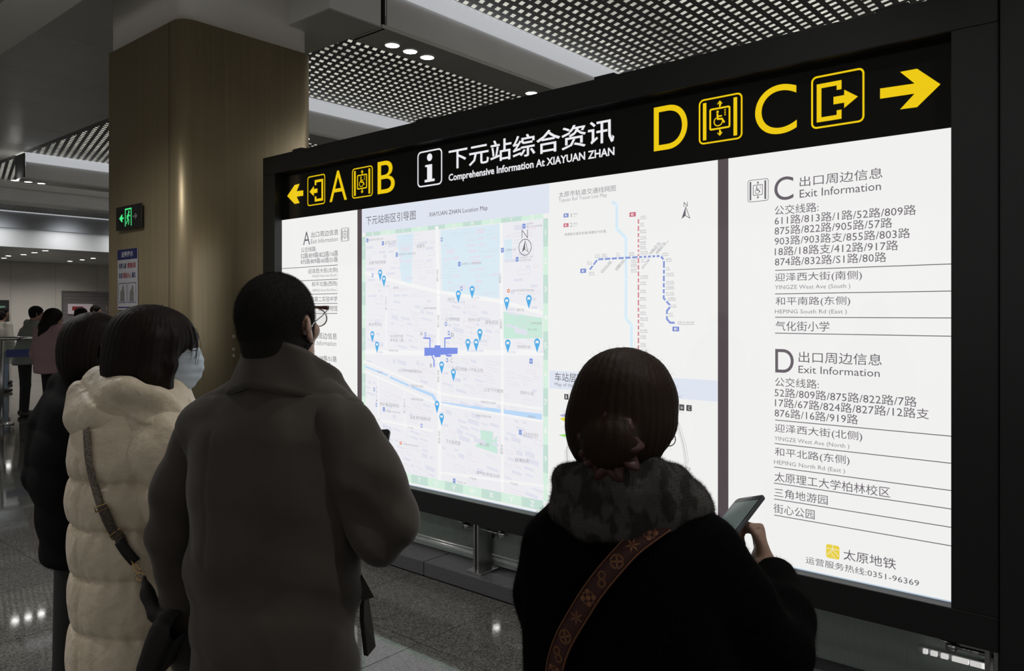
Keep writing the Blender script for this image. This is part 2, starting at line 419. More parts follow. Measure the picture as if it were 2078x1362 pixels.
# ------------------------------------------------------------------ flat prints and lettering on a wall plane y=const
def text_area(v, f):
    a = 0
    for q in f:
        p0 = v[q[0]]
        for i in range(1, len(q) - 1):
            p1, p2 = v[q[i]] - p0, v[q[i + 1]] - p0; a += abs(p1[0] * p2[1] - p1[1] * p2[0]) / 2
    return a
GLY = {}
def glyph_area(ch, off):
    if (ch, off) not in GLY: GLY[(ch, off)] = text_area(*raw_text(ch, off, 1)) if ch.strip() else 0
    return GLY[(ch, off)]
def text_geo(s, off=0.0, res=2):
    # thinning a glyph can break its fill: back off until every glyph keeps a sane area
    for o_ in (off, off * .75, off * .5, off * .25, 0.0):
        if o_ >= 0 or all(glyph_area(c, 0.0) * max(.35, 1 + 28 * o_) <= glyph_area(c, round(o_, 4)) + 1e-6 for c in set(s)): break
    return raw_text(s, o_, res)
def raw_text(s, off=0.0, res=2):
    cu = bpy.data.curves.new('t', 'FONT'); cu.body = s; cu.resolution_u = res; cu.offset = off; cu.size = 1
    o = bpy.data.objects.new('t', cu); me = bpy.data.meshes.new_from_object(o)
    v = np.array([tuple(q.co)[:2] for q in me.vertices]); f = [tuple(p.vertices) for p in me.polygons]
    bpy.data.objects.remove(o); bpy.data.curves.remove(cu); bpy.data.meshes.remove(me)
    return v, f
class Plane:      # prints on the plane y=Y; frame pixels of the photograph are turned into metres on that plane
    def __init__(s, Y, parent, origin): s.Y = Y; s.par = parent; s.o = origin; s.n = 0
    def p(s, px, py):
        x, y, z = on_y(px, py, s.Y); return (x, z)
    def to(s, x, z, layer): return (x - s.o[0], s.Y - layer * .0004 - s.o[1], z - s.o[2])
    def poly(s, polys, m, name, layer=1, par=None):
        V = []; Fc = []
        for P in polys:
            n = len(V); V += [s.to(x, z, layer) for x, z in P]
            a = sum(P[i][0] * P[(i + 1) % len(P)][1] - P[(i + 1) % len(P)][0] * P[i][1] for i in range(len(P)))
            idx = list(range(n, n + len(P)))
            Fc.append(tuple(idx if a > 0 else idx[::-1]))
        return mesh_obj(name, V, Fc, m, par or s.par)
    def text(s, t, x0, x1, yt, yb, m, name='lettering', off=-.008, layer=2, par=None, res=2, yb1=None):
        if len(t) == 1: res = 12
        v, f = text_geo(t, off, res)
        a = s.p(x0, yb); b = s.p(x0, yt); c = s.p(x1, yb)
        mn = v.min(0); mx = v.max(0)
        u = (v - mn) / (mx - mn)
        V = [s.to(a[0] + q[0] * (c[0] - a[0]), a[1] + q[1] * (b[1] - a[1]), layer) for q in u]
        return mesh_obj(name, V, f, m, par or s.par)
def stroke(P, wd, closed=False):      # outline polyline -> quads of width wd
    out = []; n = len(P)
    rng = range(n if closed else n - 1)
    for i in rng:
        a = P[i]; b = P[(i + 1) % n]; dx, dy = b[0] - a[0], b[1] - a[1]; l = math.hypot(dx, dy) or 1
        nx, ny = -dy / l * wd / 2, dx / l * wd / 2; ex, ey = dx / l * wd * .3, dy / l * wd * .3
        out.append([(a[0] + nx - ex, a[1] + ny - ey), (a[0] - nx - ex, a[1] - ny - ey), (b[0] - nx + ex, b[1] - ny + ey), (b[0] + nx + ex, b[1] + ny + ey)])
    return out
def rrect(x0, y0, x1, y1, r, n=4):
    P = []
    for cx, cy, a0 in ((x1 - r, y1 - r, 0), (x0 + r, y1 - r, 90), (x0 + r, y0 + r, 180), (x1 - r, y0 + r, 270)):
        for k in range(n + 1):
            a = math.radians(a0 + 90 * k / n); P.append((cx + r * math.cos(a), cy + r * math.sin(a)))
    return P
def circ(cx, cy, r, n=14, a0=0, a1=360):
    return [(cx + r * math.cos(math.radians(a0 + (a1 - a0) * k / n)), cy + r * math.sin(math.radians(a0 + (a1 - a0) * k / n))) for k in range(n + (a1 - a0 < 360))]
def icon_lift(lw=.035):
    S = stroke(rrect(.02, .02, .98, .98, .1), lw, True)
    S += [[(.10, .09), (.18, .09), (.18, .91), (.10, .91)], [(.80, .09), (.88, .09), (.88, .91), (.80, .91)]]
    S += stroke(rrect(.27, .30, .71, .74, .03), lw * 1.1, True)
    for sy in (1, -1):
        c = .52; b = lambda d: c + sy * d
        S += [[(.49, b(.36)), (.49, b(.27)), (.52, b(.27)), (.52, b(.36))][::1], stroke([(.49, b(.255)), (.49, b(.33))], .03)[0]]
        S += [[(.49, b(.385)), (.435, b(.325)), (.435, b(.30)), (.49, b(.35))], [(.49, b(.385)), (.545, b(.325)), (.545, b(.30)), (.49, b(.35))]]
    S += [circ(.44, .665, .028), circ(.61, .68, .018, 8), circ(.61, .63, .018, 8), circ(.61, .58, .018, 8)]
    S += stroke([(.435, .62), (.445, .51), (.54, .50), (.59, .42)], .04) + stroke([(.44, .57), (.53, .565)], .03)
    A = circ(.455, .455, .095, 14, 120, 350); S += stroke(A, .022)
    return S
def icon_exit(flip=False):
    S = stroke(rrect(.02, .02, .98, .98, .09), .035, True)
    S += [[(.11, .12), (.20, .12), (.20, .84), (.11, .84)], [(.20, .12), (.58, .12), (.58, .205), (.20, .205)], [(.20, .755), (.58, .755), (.58, .84), (.20, .84)],
          [(.49, .205), (.58, .205), (.58, .29), (.49, .29)], [(.49, .67), (.58, .67), (.58, .755), (.49, .755)]]
    S += [[(.43, .41), (.64, .41), (.64, .55), (.43, .55)], [(.63, .31), (.88, .48), (.63, .65)]]
    return [[(1 - x, y) for x, y in P] for P in S] if flip else S
def icon_info():
    S = stroke(rrect(.02, .02, .98, .98, .12), .04, True)
    S += [circ(.5, .80, .105, 20), [(.40, .19), (.60, .19), (.60, .60), (.40, .60)], [(.30, .12), (.70, .12), (.70, .19), (.30, .19)], [(.32, .545), (.42, .545), (.42, .60), (.32, .60)]]
    return S
def place_icon(pl, S, x0, x1, yt, yb, m, name, par=None, layer=2):
    a = pl.p(x0, yb); b = pl.p(x0, yt); c = pl.p(x1, yb)
    return pl.poly([[(a[0] + x * (c[0] - a[0]), a[1] + y * (b[1] - a[1])) for x, y in P] for P in S], m, name, layer, par)
# ------------------------------------------------------------------ information board
def lin(r, g, b):
    return tuple(((c / 255) / 12.92 if c / 255 < .04045 else ((c / 255 + .055) / 1.055) ** 2.4) for c in (r, g, b))
YB = 3.30
BO = (-2.87, YB, 0.0)
board = empty('information_board', BO)
tag(board, 'wide backlit station information board in a black frame with yellow exit letters', 'information board')
def bb(name, x0, x1, y0, y1, z0, z1, m, bevel=0, par=None):
    return box_obj(name, x0 - BO[0], x1 - BO[0], y0 - YB, y1 - YB, z0, z1, m, par or board, bevel)
bb('frame_rail', -5.28, -.466, 3.235, 3.46, 2.648, 2.785, M_BLACK, .004)
bb('frame_rail', -5.28, -.466, 3.235, 3.46, .375, .502, M_BLACK, .004)
bb('frame_stile', -5.28, -5.121, 3.236, 3.46, .502, 2.648, M_BLACK, .002)
bb('frame_stile', -.618, -.466, 3.236, 3.46, .502, 2.648, M_BLACK, .002)
bb('back_housing', -5.27, -.48, 3.33, 3.455, .39, 2.77, M_BLACK)
bb('header_panel', -5.121, -.618, 3.302, 3.325, 2.303, 2.648, M_HEADER)
for x in (-4.84, -3.5, -2.16, -.816):
    b_ = bb('top_bracket', x - .07, x + .05, 3.25, 3.44, 2.785, 2.803, M_BLACK, .003)
W = lin(240, 240, 239)
M_SHEET = print_mat('backlit_white_sheet', W)
M_SHEET2 = print_mat('backlit_cool_sheet', lin(233, 236, 240))
M_EDGE = mat('pale_sheet_edge', (.3, .35, .4), rough=.2, emit=lin(170, 185, 200))
def sheet(name, x0, x1, m, label=None):
    o = bb(name, x0, x1, YB, YB + .02, .503, 2.303, m)
    if label: tag(o, label)
    return o
s_ab = sheet('exit_sheet', -5.121, -4.209, M_SHEET, 'white sheet of exit A and B information')
s_map = sheet('street_map_sheet', -4.162, -2.556, M_SHEET, 'pale blue and white street map')
s_line = sheet('line_map_sheet', -2.5555, -1.577, M_SHEET, 'white sheet with the metro line diagram')
s_cd = sheet('exit_sheet', -1.526, -.618, M_SHEET, 'white sheet of exit C and D information')
bb('divider_strip', -4.209, -4.162, YB - .001, YB + .02, .503, 2.303, M_STRIP)
bb('divider_strip', -1.577, -1.526, YB - .001, YB + .02, .503, 2.303, M_STRIP)
bb('sheet_edge', -5.12, -.62, YB - .004, YB - .0005, .502, .507, M_EDGE)
for o in (s_ab, s_map, s_line, s_cd): pass
PL = Plane(YB, board, BO)
# sheets have their mesh in board coordinates, so prints parented to a sheet share the board's origin
M_YEL = mat('yellow_backlit_print', (.02, .02, .01), rough=.1, emit=lin(236, 200, 8))
M_WLET = mat('white_backlit_print', (.02, .02, .02), rough=.1, emit=lin(236, 236, 240))
M_INK = print_mat('grey_ink', lin(100, 94, 101)); M_INK2 = print_mat('light_grey_ink', lin(140, 136, 142)); M_INK3 = print_mat('pale_grey_ink', lin(165, 165, 170))
T = PL.text
# header
T('A', 669, 704, 349.5, 410.5, M_YEL, 'exit_letter', -.005); T('B', 766.5, 801, 329.5, 394.5, M_YEL, 'exit_letter', -.002)
T('D', 1327, 1395, 219, 307.5, M_YEL, 'exit_letter', -.002); T('C', 1532.5, 1617, 181.5, 279.3, M_YEL, 'exit_letter', -.002)
place_icon(PL, icon_lift(), 714.5, 756.5, 343, 404, M_YEL, 'lift_symbol')
place_icon(PL, icon_lift(), 1418, 1507, 203.5, 295, M_YEL, 'lift_symbol')
place_icon(PL, icon_exit(True), 624, 659.8, 359, 419, M_YEL, 'exit_symbol')
place_icon(PL, icon_exit(False), 1646, 1754.5, 157, 263.5, M_YEL, 'exit_symbol')
place_icon(PL, icon_info(), 847.3, 897.3, 309.5, 381.5, M_WLET, 'info_symbol')
PL.poly([[PL.p(*q) for q in ((1786, 179.8), (1856, 169.5), (1826.5, 146), (1861, 139.5), (1908.5, 171), (1861, 217.5), (1826.5, 222), (1856, 190), (1786, 200.5))]], M_YEL, 'arrow')
PL.poly([[PL.p(*q) for q in ((583, 398), (604.5, 373.2), (597, 374), (614, 386) , (615.5, 397))]], M_YEL, 'arrow') if 0 else None
PL.poly([[PL.p(*q) for q in ((615.3, 386.3), (615.3, 397.3), (602, 399.2), (608, 412), (598, 414), (583, 398), (598, 375.5), (608, 373), (602, 388.3))]], M_YEL, 'arrow')
T('下元站综合资讯', 910.7, 1246.7, 303, 345, M_WLET, 'title_lettering', .010)
T('Comprehensive Information At XIAYUAN ZHAN', 910.5, 1247, 353.5, 372.2, M_WLET, 'title_lettering', .022)
# exits C and D
def block(sheet_, L, ink=M_INK):
    for t in L:
        s_, x0, yt, x1, yb = t[:5]
        T(s_, x0, x1, yt, yb, t[5] if len(t) > 5 else ink, 'lettering', t[6] if len(t) > 6 else -.019, par=sheet_)
def rules(sheet_, R, m=M_INK, wd=.0035):
    for (x0, y0, x1, y1) in R:
        a = PL.p(x0, y0); b = PL.p(x1, y1); z = (a[1] + b[1]) / 2
        PL.poly([[(a[0], z - wd / 2), (b[0], z - wd / 2), (b[0], z + wd / 2), (a[0], z + wd / 2)]], m, 'ruled_line', 2, sheet_)
block(s_cd, [
 ('C', 1571.5, 361, 1610.3, 408, M_INK, .0), ('出口周边信息', 1622.9, 358.6, 1791.2, 379.6), ('Exit Information', 1622.9, 385.5, 1787.8, 401.8, M_INK, -.02),
 ('公交线路:', 1572, 418, 1661.4, 437), ('611路/813路/1路/52路/809路', 1572, 438.6, 1859, 457.5), ('875路/822路/905路/57路', 1572, 458.8, 1810.7, 478),
 ('903路/903路支/855路/803路', 1572, 480, 1847, 499), ('18路/18路支/412路/917路', 1572.5, 501, 1822.7, 520), ('874路/832路/S1路/80路', 1572.5, 521.8, 1798.7, 540.8),
 ('迎泽西大街(南侧)', 1572.7, 554.6, 1749.3, 574), ('YINGZE West Ave (South )', 1572.7, 579.2, 1725.6, 590, M_INK2, -.02),
 ('和平南路(东侧)', 1574, 603, 1725.6, 622), ('HEPING South Rd (East )', 1572.7, 628.2, 1718.6, 638.8, M_INK2, -.02), ('气化街小学', 1574, 651.6, 1683.2, 671.4),
 ('D', 1573.3, 708.2, 1610.8, 755.8, M_INK, .0), ('出口周边信息', 1620.9, 713, 1789.6, 735.6), ('Exit Information', 1620.5, 742, 1785.4, 757, M_INK, -.02),
 ('公交线路:', 1572.8, 765.5, 1662, 784), ('52路/809路/875路/822路/7路', 1572, 786.5, 1860.5, 805.5), ('17路/67路/824路/827路/12路支', 1572.8, 807, 1885.2, 826),
 ('876路/16路/919路', 1572, 827.6, 1741.2, 846.6), ('迎泽西大街(北侧)', 1572.3, 859.5, 1750, 879), ('YINGZE West Ave (North )', 1571.6, 885.3, 1723.6, 896, M_INK2, -.02),
 ('和平北路(东侧)', 1572.3, 907.5, 1724.3, 927), ('HEPING North Rd (East )', 1571, 933, 1714.9, 944, M_INK2, -.02), ('太原理工大学柏林校区', 1572, 957, 1806.5, 976.5),
 ('三角地游园', 1571.2, 989.5, 1679.8, 1008), ('街心公园', 1570, 1021.5, 1653.3, 1040.5), ('太原地铁', 1711.7, 1114, 1818.4, 1135.5, M_INK, .002),
 ('运营服务热线:0351-96369', 1635.2, 1128.8, 1865.3, 1143.2)])
rules(s_cd, [(1573, 549.4, 1939, 534.9), (1573, 596.9, 1939, 590.3), (1573, 644.6, 1939, 644.6), (1573, 677, 1939, 681.7), (1573, 853.4, 1938, 885), (1572, 900.8, 1938, 940.3), (1571, 949, 1938, 995.5),
             (1570.6, 981.2, 1938, 1033.2), (1571, 1013.5, 1938, 1070.6), (1571, 1045.9, 1938, 1108.7)])
place_icon(PL, icon_lift(.025), 1517.1, 1560.1, 366, 411.5, M_INK, 'lift_symbol', s_cd)
M_LOGO = print_mat('yellow_emblem_print', lin(232, 208, 70))
place_icon(PL, [rrect(0, 0, 1, 1, .16, 5)], 1676.4, 1703.8, 1103.5, 1131, M_LOGO, 'emblem', s_cd)
place_icon(PL, stroke([(.04, .70), (.96, .70)], .035) + stroke([(.5, .98), (.5, .68), (.06, .2)], .035) + stroke([(.36, .42), (.66, .08)], .035) + stroke([(.5, .62), (.96, .24)], .035), 1676.4, 1703.8, 1103.5, 1131, M_SHEET, 'emblem_line', s_cd, 3)
# small dark stickers at the sheet border
for (px, py) in ((1937.5, 1067), (1936, 1081)):
    a = PL.p(px, py); MB().cyl((a[0] - BO[0], -.004, a[1]), (a[0] - BO[0], 0, a[1]), .006, 8).build('sheet_clip', M_BLACK, board)
# exits A and B
block(s_ab, [
 ('A', 615.4, 471, 629.3, 497.5, M_INK, -.004), ('出口周边信息', 631.6, 471.5, 686.8, 491 - 1), ('Exit Information', 631, 484.7 + 6 - 5, 685.6, 495, M_INK, -.02)], M_INK)
for o in list(s_ab.children)[-2:]: bpy.data.objects.remove(o)
block(s_ab, [
 ('出口周边信息', 631.6, 471, 686.8, 482.5), ('Exit Information', 631.3, 485.6, 685.6, 494.8, M_INK2, -.02),
 ('公交线路:', 611.3, 502.5, 642, 512.5), ('52路/859路/822路/16路', 610.7, 514.3, 686, 525.5), ('875路/809路/60路/S1路', 610.7, 526.3, 685.6, 537),
 ('迎泽西大街(北侧)', 625.4, 546, 685.6, 557.2), ('YINGZE West Ave (North )', 633, 558.3, 685.2, 565, M_INK2, -.02),
 ('和平北路(西侧)', 633, 572.3, 684.8, 583.5), ('HEPING North Rd (West )', 634, 587, 684.8, 593.8, M_INK2, -.02),
 ('太原市第二实验中学', 616, 602.6, 684.8, 613), ('晋商博物馆', 646, 620.5, 684.8, 631.8),
 ('B', 612.4, 674, 625.5, 702, M_INK, -.004), ('出口周边信息', 628, 674.6, 683.6, 687), ('Exit Information', 628, 690.5, 682.3, 700, M_INK2, -.02),
 ('公交线路:', 608, 706, 640, 717), ('52路/809路/38路/S1路', 608, 718.5, 683.3, 730), ('822路/16路/80路', 608, 731.5, 671.6, 742.5), ('875路/60路/611路', 617, 744, 679, 757)])
rules(s_ab, [(572.5, 544.8, 685.6, 538.5), (572.5, 571.5, 685.6, 567), (572.5, 598, 685, 596.6), (572.5, 616.6, 685, 616.4), (572.5, 636.3, 684.8, 636.1)], M_INK, .0045)
place_icon(PL, icon_lift(.03), 691.6, 709, 463.5, 490.5, M_INK, 'lift_symbol', s_ab)

# ---- street map
def C2(x, y): return PL.p(730 + x / 4.005, 380 + y / 4.005)
def C3(x, y): return PL.p(730 + x / 4.005, 700 + y / 4.005)
MAPX0, MAPX1 = -4.162, -2.556
m_title = print_mat('pale_blue_print', lin(222, 228, 240)); m_ground = print_mat('map_ground_print', lin(236, 236, 240)); m_road = print_mat('map_road_print', lin(243, 243, 243))
m_bld = print_mat('map_building_print', lin(224, 224, 236)); m_bld2 = print_mat('map_building_outline', lin(208, 209, 220)); m_cyan = print_mat('map_campus_print', lin(216, 233, 243))
m_green = print_mat('map_park_print', lin(200, 232, 218)); m_river = print_mat('map_river_print', lin(186, 216, 246)); m_g1 = print_mat('map_grid_green', lin(196, 222, 211)); m_g2 = print_mat('map_grid_pale_green', lin(214, 238, 222))
m_pin = print_mat('map_pin_blue', lin(78, 172, 228)); m_stn = print_mat('map_station_blue', lin(118, 140, 226)); m_ed = print_mat('map_edu_blue', lin(110, 140, 212)); m_ltxt = print_mat('map_label_print', lin(168, 168, 174)); m_org = print_mat('map_orange_print', lin(222, 130, 90))
m_rededge = print_mat('map_pink_outline', lin(228, 210, 222)); m_lav = print_mat('map_lavender_lettering', lin(185, 185, 220))
def Rz(x0, x1, z0, z1): return [(x0, z0), (x1, z0), (x1, z1), (x0, z1)]
zt0 = C2(40, 385)[1]; zt1 = C2(40, 372)[1]
zbt = PL.p(739.5, 472.5)[1]; zbb = PL.p(739.5, 480.5)[1]         # top border band
zlb = PL.p(1074.6, 1011)[1]; zll = PL.p(1074.6, 1031)[1]         # bottom border band
xl0, xl1 = -4.160, PL.p(742, 600)[0]; xr0, xr1 = PL.p(1102.5, 600)[0], PL.p(1112.5, 600)[0]
PL.poly([Rz(MAPX0 + .002, MAPX1, zbt, 2.302)], m_title, 'title_band', 1, s_map)
PL.poly([Rz(xl1, xr0, zlb, zbb)], m_ground, 'map_ground', 1, s_map)
xs_b = [xl1 + (xr0 - xl1) * k / 10 for k in range(11)]
for k in range(10):
    PL.poly([Rz(xs_b[k], xs_b[k + 1], zbb, zbt)], (m_g1, m_g2)[k % 2], 'grid_cell', 2, s_map); PL.poly([Rz(xs_b[k], xs_b[k + 1], zll, zlb)], (m_g2, m_g1)[k % 2], 'grid_cell', 2, s_map)
zs_b = [zbb + (zlb - zbb) * k / 10 for k in range(11)]
for k in range(10):
    for a, b in ((xl0, xl1), (xr0, xr1)): PL.poly([Rz(a, b, zs_b[k + 1], zs_b[k])], (m_g1, m_g2)[k % 2], 'grid_cell', 2, s_map)
def ztext(t, cx, cz, h, m, layer=3, par=s_map, off=0, wscale=1.0, name='lettering', vertical=False):
    v, f = text_geo(t, off, 1); v = v - (v.min(0) + v.max(0)) / 2
    return mesh_obj(name, [PL.to(cx + q[0] * h * wscale, cz + q[1] * h, layer) for q in v], f, m, par)
for k, ch in enumerate('QRSTUVWXYZ'):
    cx = (xs_b[k] + xs_b[k + 1]) / 2
    ztext(ch, cx, (zbb + zbt) / 2, .03, m_road, par=s_map, off=.01); ztext(ch, cx, (zlb + zll) / 2, .045, m_road, off=.01)
    cz = (zs_b[k] + zs_b[k + 1]) / 2
    ztext(str(k + 1), (xl0 + xl1) / 2, cz, .036, m_road, off=.01); ztext(str(k + 1), (xr0 + xr1) / 2, cz, .045, m_road, off=.01)
# areas
PL.poly([[C2(300, 390), C2(435, 372), C2(420, 800), C2(345, 795)]], m_cyan, 'campus_area', 2, s_map)
PL.poly([[C2(660, 350), C2(1140, 300), C2(1135, 905), C2(960, 880), C2(790, 870), C2(668, 855)]], m_cyan, 'campus_area', 2, s_map)
PL.poly([[C2(1175, 430), C2(1240, 420), C2(1240, 600), C2(1175, 600)]], m_cyan, 'campus_area', 2, s_map)
PL.poly([[C2(1170, 1010), C2(1485, 1065), C2(1485, 1228), C2(1170, 1232)]], m_green, 'park_area', 2, s_map)
PL.poly([[C3(980, 690), C3(1085, 708), C3(1083, 780), C3(1115, 740), C3(1118, 885), C3(940, 825), C3(985, 760)]], m_green, 'park_area', 2, s_map)
PL.poly([[C3(40, 168), C3(228, 240), C3(228, 256), C3(40, 180)], [C3(245, 252), C3(420, 330), C3(600, 398), C3(640, 470), C3(615, 470), C3(585, 420), C3(420, 350), C3(245, 272)],
         [C3(655, 462), C3(800, 480), C3(1147, 522), C3(1147, 560), C3(900, 515), C3(655, 470)], [C3(1163, 524), C3(1480, 562), C3(1480, 612), C3(1163, 562)]], m_river, 'river_print', 2, s_map)
# streets
roads = [([C2(628, 330), C2(640, 900), C2(640, 1330)], .028), ([C3(640, 0), C3(650, 560), C3(650, 1090)], .028), ([C2(1150, 300), C2(1155, 1300)], .02), ([C3(1160, 0), C3(1160, 1180)], .02),
         ([C2(50, 700), C2(350, 780), C2(640, 850), C2(1150, 930), C2(1480, 1020)], .022), ([C2(50, 1340), C2(520, 1350)], .03), ([C2(800, 1345), C2(1485, 1345)], .03), ([C3(40, 135), C3(600, 370), C3(680, 400), C3(1480, 520)], .014),
         ([C3(40, 215), C3(600, 465), C3(700, 490), C3(1480, 620)], .014), ([C3(60, 590), C3(600, 700)], .014), ([C3(660, 1040), C3(1480, 1145)], .014), ([C2(215, 860), C2(215, 1300)], .01), ([C3(150, 260), C3(150, 620)], .01), ([C3(365, 380), C3(365, 690)], .01)]
PL.poly([q for P, wd in roads for q in stroke(P, wd)], m_road, 'street_print', 3, s_map)
rnd = random.Random(7)
bl = []; bo = []; bp = []
def free(x, z, w_, h):
    for P, wd in roads:
        for i in range(len(P) - 1):
            a, b = P[i], P[i + 1]
            for t in np.linspace(0, 1, 14):
                px, pz = a[0] + (b[0] - a[0]) * t, a[1] + (b[1] - a[1]) * t
                if x - wd / 2 - .005 < px < x + w_ + wd / 2 + .005 and z - wd / 2 - .005 < pz < z + h + wd / 2 + .005: return False
    return True
z = zlb + .015
while z < zbb - .03:
    x = xl1 + .01 + rnd.random() * .02
    while x < xr0 - .05:
        w_ = rnd.choice((.03, .05, .07, .09)); h = rnd.choice((.012, .015, .018, .028))
        if rnd.random() < .72 and free(x, z, w_, h) and x + w_ < xr0 - .006:
            sk = -.15 * w_ if z < 1.7 else .02 * w_
            P = [(x, z), (x + w_, z + sk), (x + w_, z + h + sk), (x, z + h)]
            r_ = rnd.random()
            if r_ < .45: bl.append(P)
            elif r_ < .8: bo.append(P)
            else: bp.append(P)
        x += w_ + .012 + rnd.random() * .02
    z += .036
for o in (PL.poly(bl, m_bld, 'building_print', 3, s_map), PL.poly([q for P in bo for q in stroke(P, .0016, True)], m_bld2, 'building_outline', 3, s_map), PL.poly([q for P in bp for q in stroke(P, .0022, True)], m_rededge, 'building_outline', 3, s_map)): tag(o, kind='stuff')
# station with its exits
stn = [[C2(527, 1305), C2(797, 1305), C3(797, 72), C3(527, 90)], [C2(610, 1285), C2(658, 1285), C2(658, 1310), C2(610, 1310)], [C3(610, 70), C3(658, 66), C3(658, 98), C3(610, 100)]]
stn += stroke([C2(520, 1225), C2(572, 1228), C2(572, 1310)], .009) + stroke([C2(740, 1225), C2(693, 1228), C2(693, 1310)], .009) + stroke([C3(585, 80), C3(605, 125), C3(605, 178)], .009) + stroke([C3(690, 60), C3(712, 88), C3(745, 88)], .011)
PL.poly(stn, m_stn, 'station_print', 4, s_map)
for ch, q in (('A', C2(503, 1190)), ('D', C2(758, 1198)), ('B', C3(582, 168)), ('C', C3(747, 127))): ztext(ch, q[0], q[1], .036, M_INK, 5, off=-.01)
for q in (C2(535, 1198), C2(725, 1185), C3(712, 125), C2(667, 425), C2(106, 716), C2(828, 824), C2(702, 1112), C3(119, 362), C3(137, 487), C3(504, 657)):
    PL.poly([Rz(q[0] - .008, q[0] + .008, q[1] - .012, q[1] + .012)], m_ed, 'map_symbol', 4, s_map); PL.poly([Rz(q[0] - .004, q[0] + .004, q[1] - .007, q[1] + .007)], m_road, 'map_symbol', 5, s_map)
for q in (C2(64, 432), C2(190, 456), C2(303, 549), C2(811, 625), C2(1161, 512), C2(1281, 586), C2(1336, 316), C3(198, 523), C3(1306, 711), C3(769, 1104)):
    PL.poly([Rz(q[0] - .0105, q[0] + .0105, q[1] - .013, q[1] + .013)], m_ed, 'map_symbol', 4, s_map); ztext('文', q[0], q[1], .016, m_road, 5)
for q in (C2(1210, 842), C3(334, 798)):
    PL.poly([circ(q[0], q[1], .011)], m_org, 'map_symbol', 4, s_map); PL.poly([circ(q[0], q[1], .005, 8)], m_road, 'map_symbol', 5, s_map)
q = C3(1394, 132); PL.poly([Rz(q[0] - .011, q[0] + .011, q[1] - .014, q[1] + .014)], m_ed, 'map_symbol', 4, s_map); ztext('¥', q[0], q[1], .02, m_road, 5)
for q in [C2(168, 765), C2(198, 815), C2(803, 945), C2(915, 910), C2(1196, 1005), C2(1376, 990), C2(104, 1265), C2(142, 1350), C2(881, 1340), C2(948, 1340), C2(978, 1260), C2(1205, 1350), C2(1443, 1345), C3(667, 238), C3(763, 300), C3(630, 558), C3(667, 660)]:
    r = .0205; cx, cz = q[0], q[1] + .058
    P = circ(cx, cz, r, 14, -25, 205) + [(cx, q[1])]
    PL.poly([P], m_pin, 'bus_stop_pin', 4, s_map)
    PL.poly([Rz(cx - .010, cx + .010, cz - .004, cz + .007), Rz(cx - .010, cx - .005, cz - .008, cz - .003), Rz(cx + .005, cx + .010, cz - .008, cz - .003)], m_road, 'bus_symbol', 5, s_map)
    ztext('公交站', q[0] + .034, q[1] + .008, .016, m_lav, 4)
def lab(t, cf, x0, y0, x1, h, m=m_ltxt):      # crop coordinates of the bottom left corner, right end and height
    a = cf(x0, y0); b = cf(x1, y0); c = cf(x0, y0 - h)
    v, f = text_geo(t, -.008, 1); mn = v.min(0); mx = v.max(0); u = (v - mn) / (mx - mn)
    mesh_obj('lettering', [PL.to(a[0] + q[0] * (b[0] - a[0]), a[1] + q[1] * (c[1] - a[1]), 5) for q in u], f, m, s_map)
T('下元站街区引导图', 743, 843.6, 439.5, 457, M_INK, par=s_map, off=-.01); T('XIAYUAN ZHAN Location Map', 870.6, 989.7, 431.5, 442.8, M_INK, par=s_map, off=-.02)
for a in [('太原市兴华街小学', 76, 440, 190, 20), ('太原第二外国语', 207, 455, 298, 16), ('第二实验小学', 207, 470, 280, 15), ('太原市第二实验中学校', 320, 556, 455, 18), ('太重苏联专家楼', 78, 630, 213, 28, m_ltxt), ('丽景苑', 465, 496, 530, 28),
          ('太原理工大学柏林校区', 830, 634, 992, 20, m_ltxt), ('公园路小学', 1183, 522, 1270, 20), ('太原理工大学', 1305, 580, 1410, 16), ('北区幼儿园', 1305, 602, 1393, 16), ('太原市', 1358, 308, 1412, 18), ('第二十九中学校', 1358, 332, 1486, 18),
          ('西矿街', 276, 828, 318, 20), ('西矿街', 720, 920, 772, 22), ('西矿街', 1276, 1008, 1337, 22), ('太原市万柏林区人民政府', 1232, 850, 1420, 18, M_INK3), ('太原市博物馆', 520, 992, 624, 16), ('新华苑小区', 76, 1128, 182, 26), ('公元时代城', 250, 1222, 355, 26), ('新有会二期', 250, 1255, 355, 26),
          ('公元时代城', 697, 1088, 815, 30), ('化纤小区', 882, 1090, 982, 28), ('景怡花园', 1022, 1115, 1126, 32), ('三角地游园', 1386, 1115, 1478, 20), ('街心公园', 1370, 1165, 1440, 18), ('迎泽西大街', 236, 1335, 314, 18), ('迎泽西大街', 1283, 1308, 1390, 26)]:
    lab(a[0], C2, a[1], a[2], a[3], a[4], M_INK3)
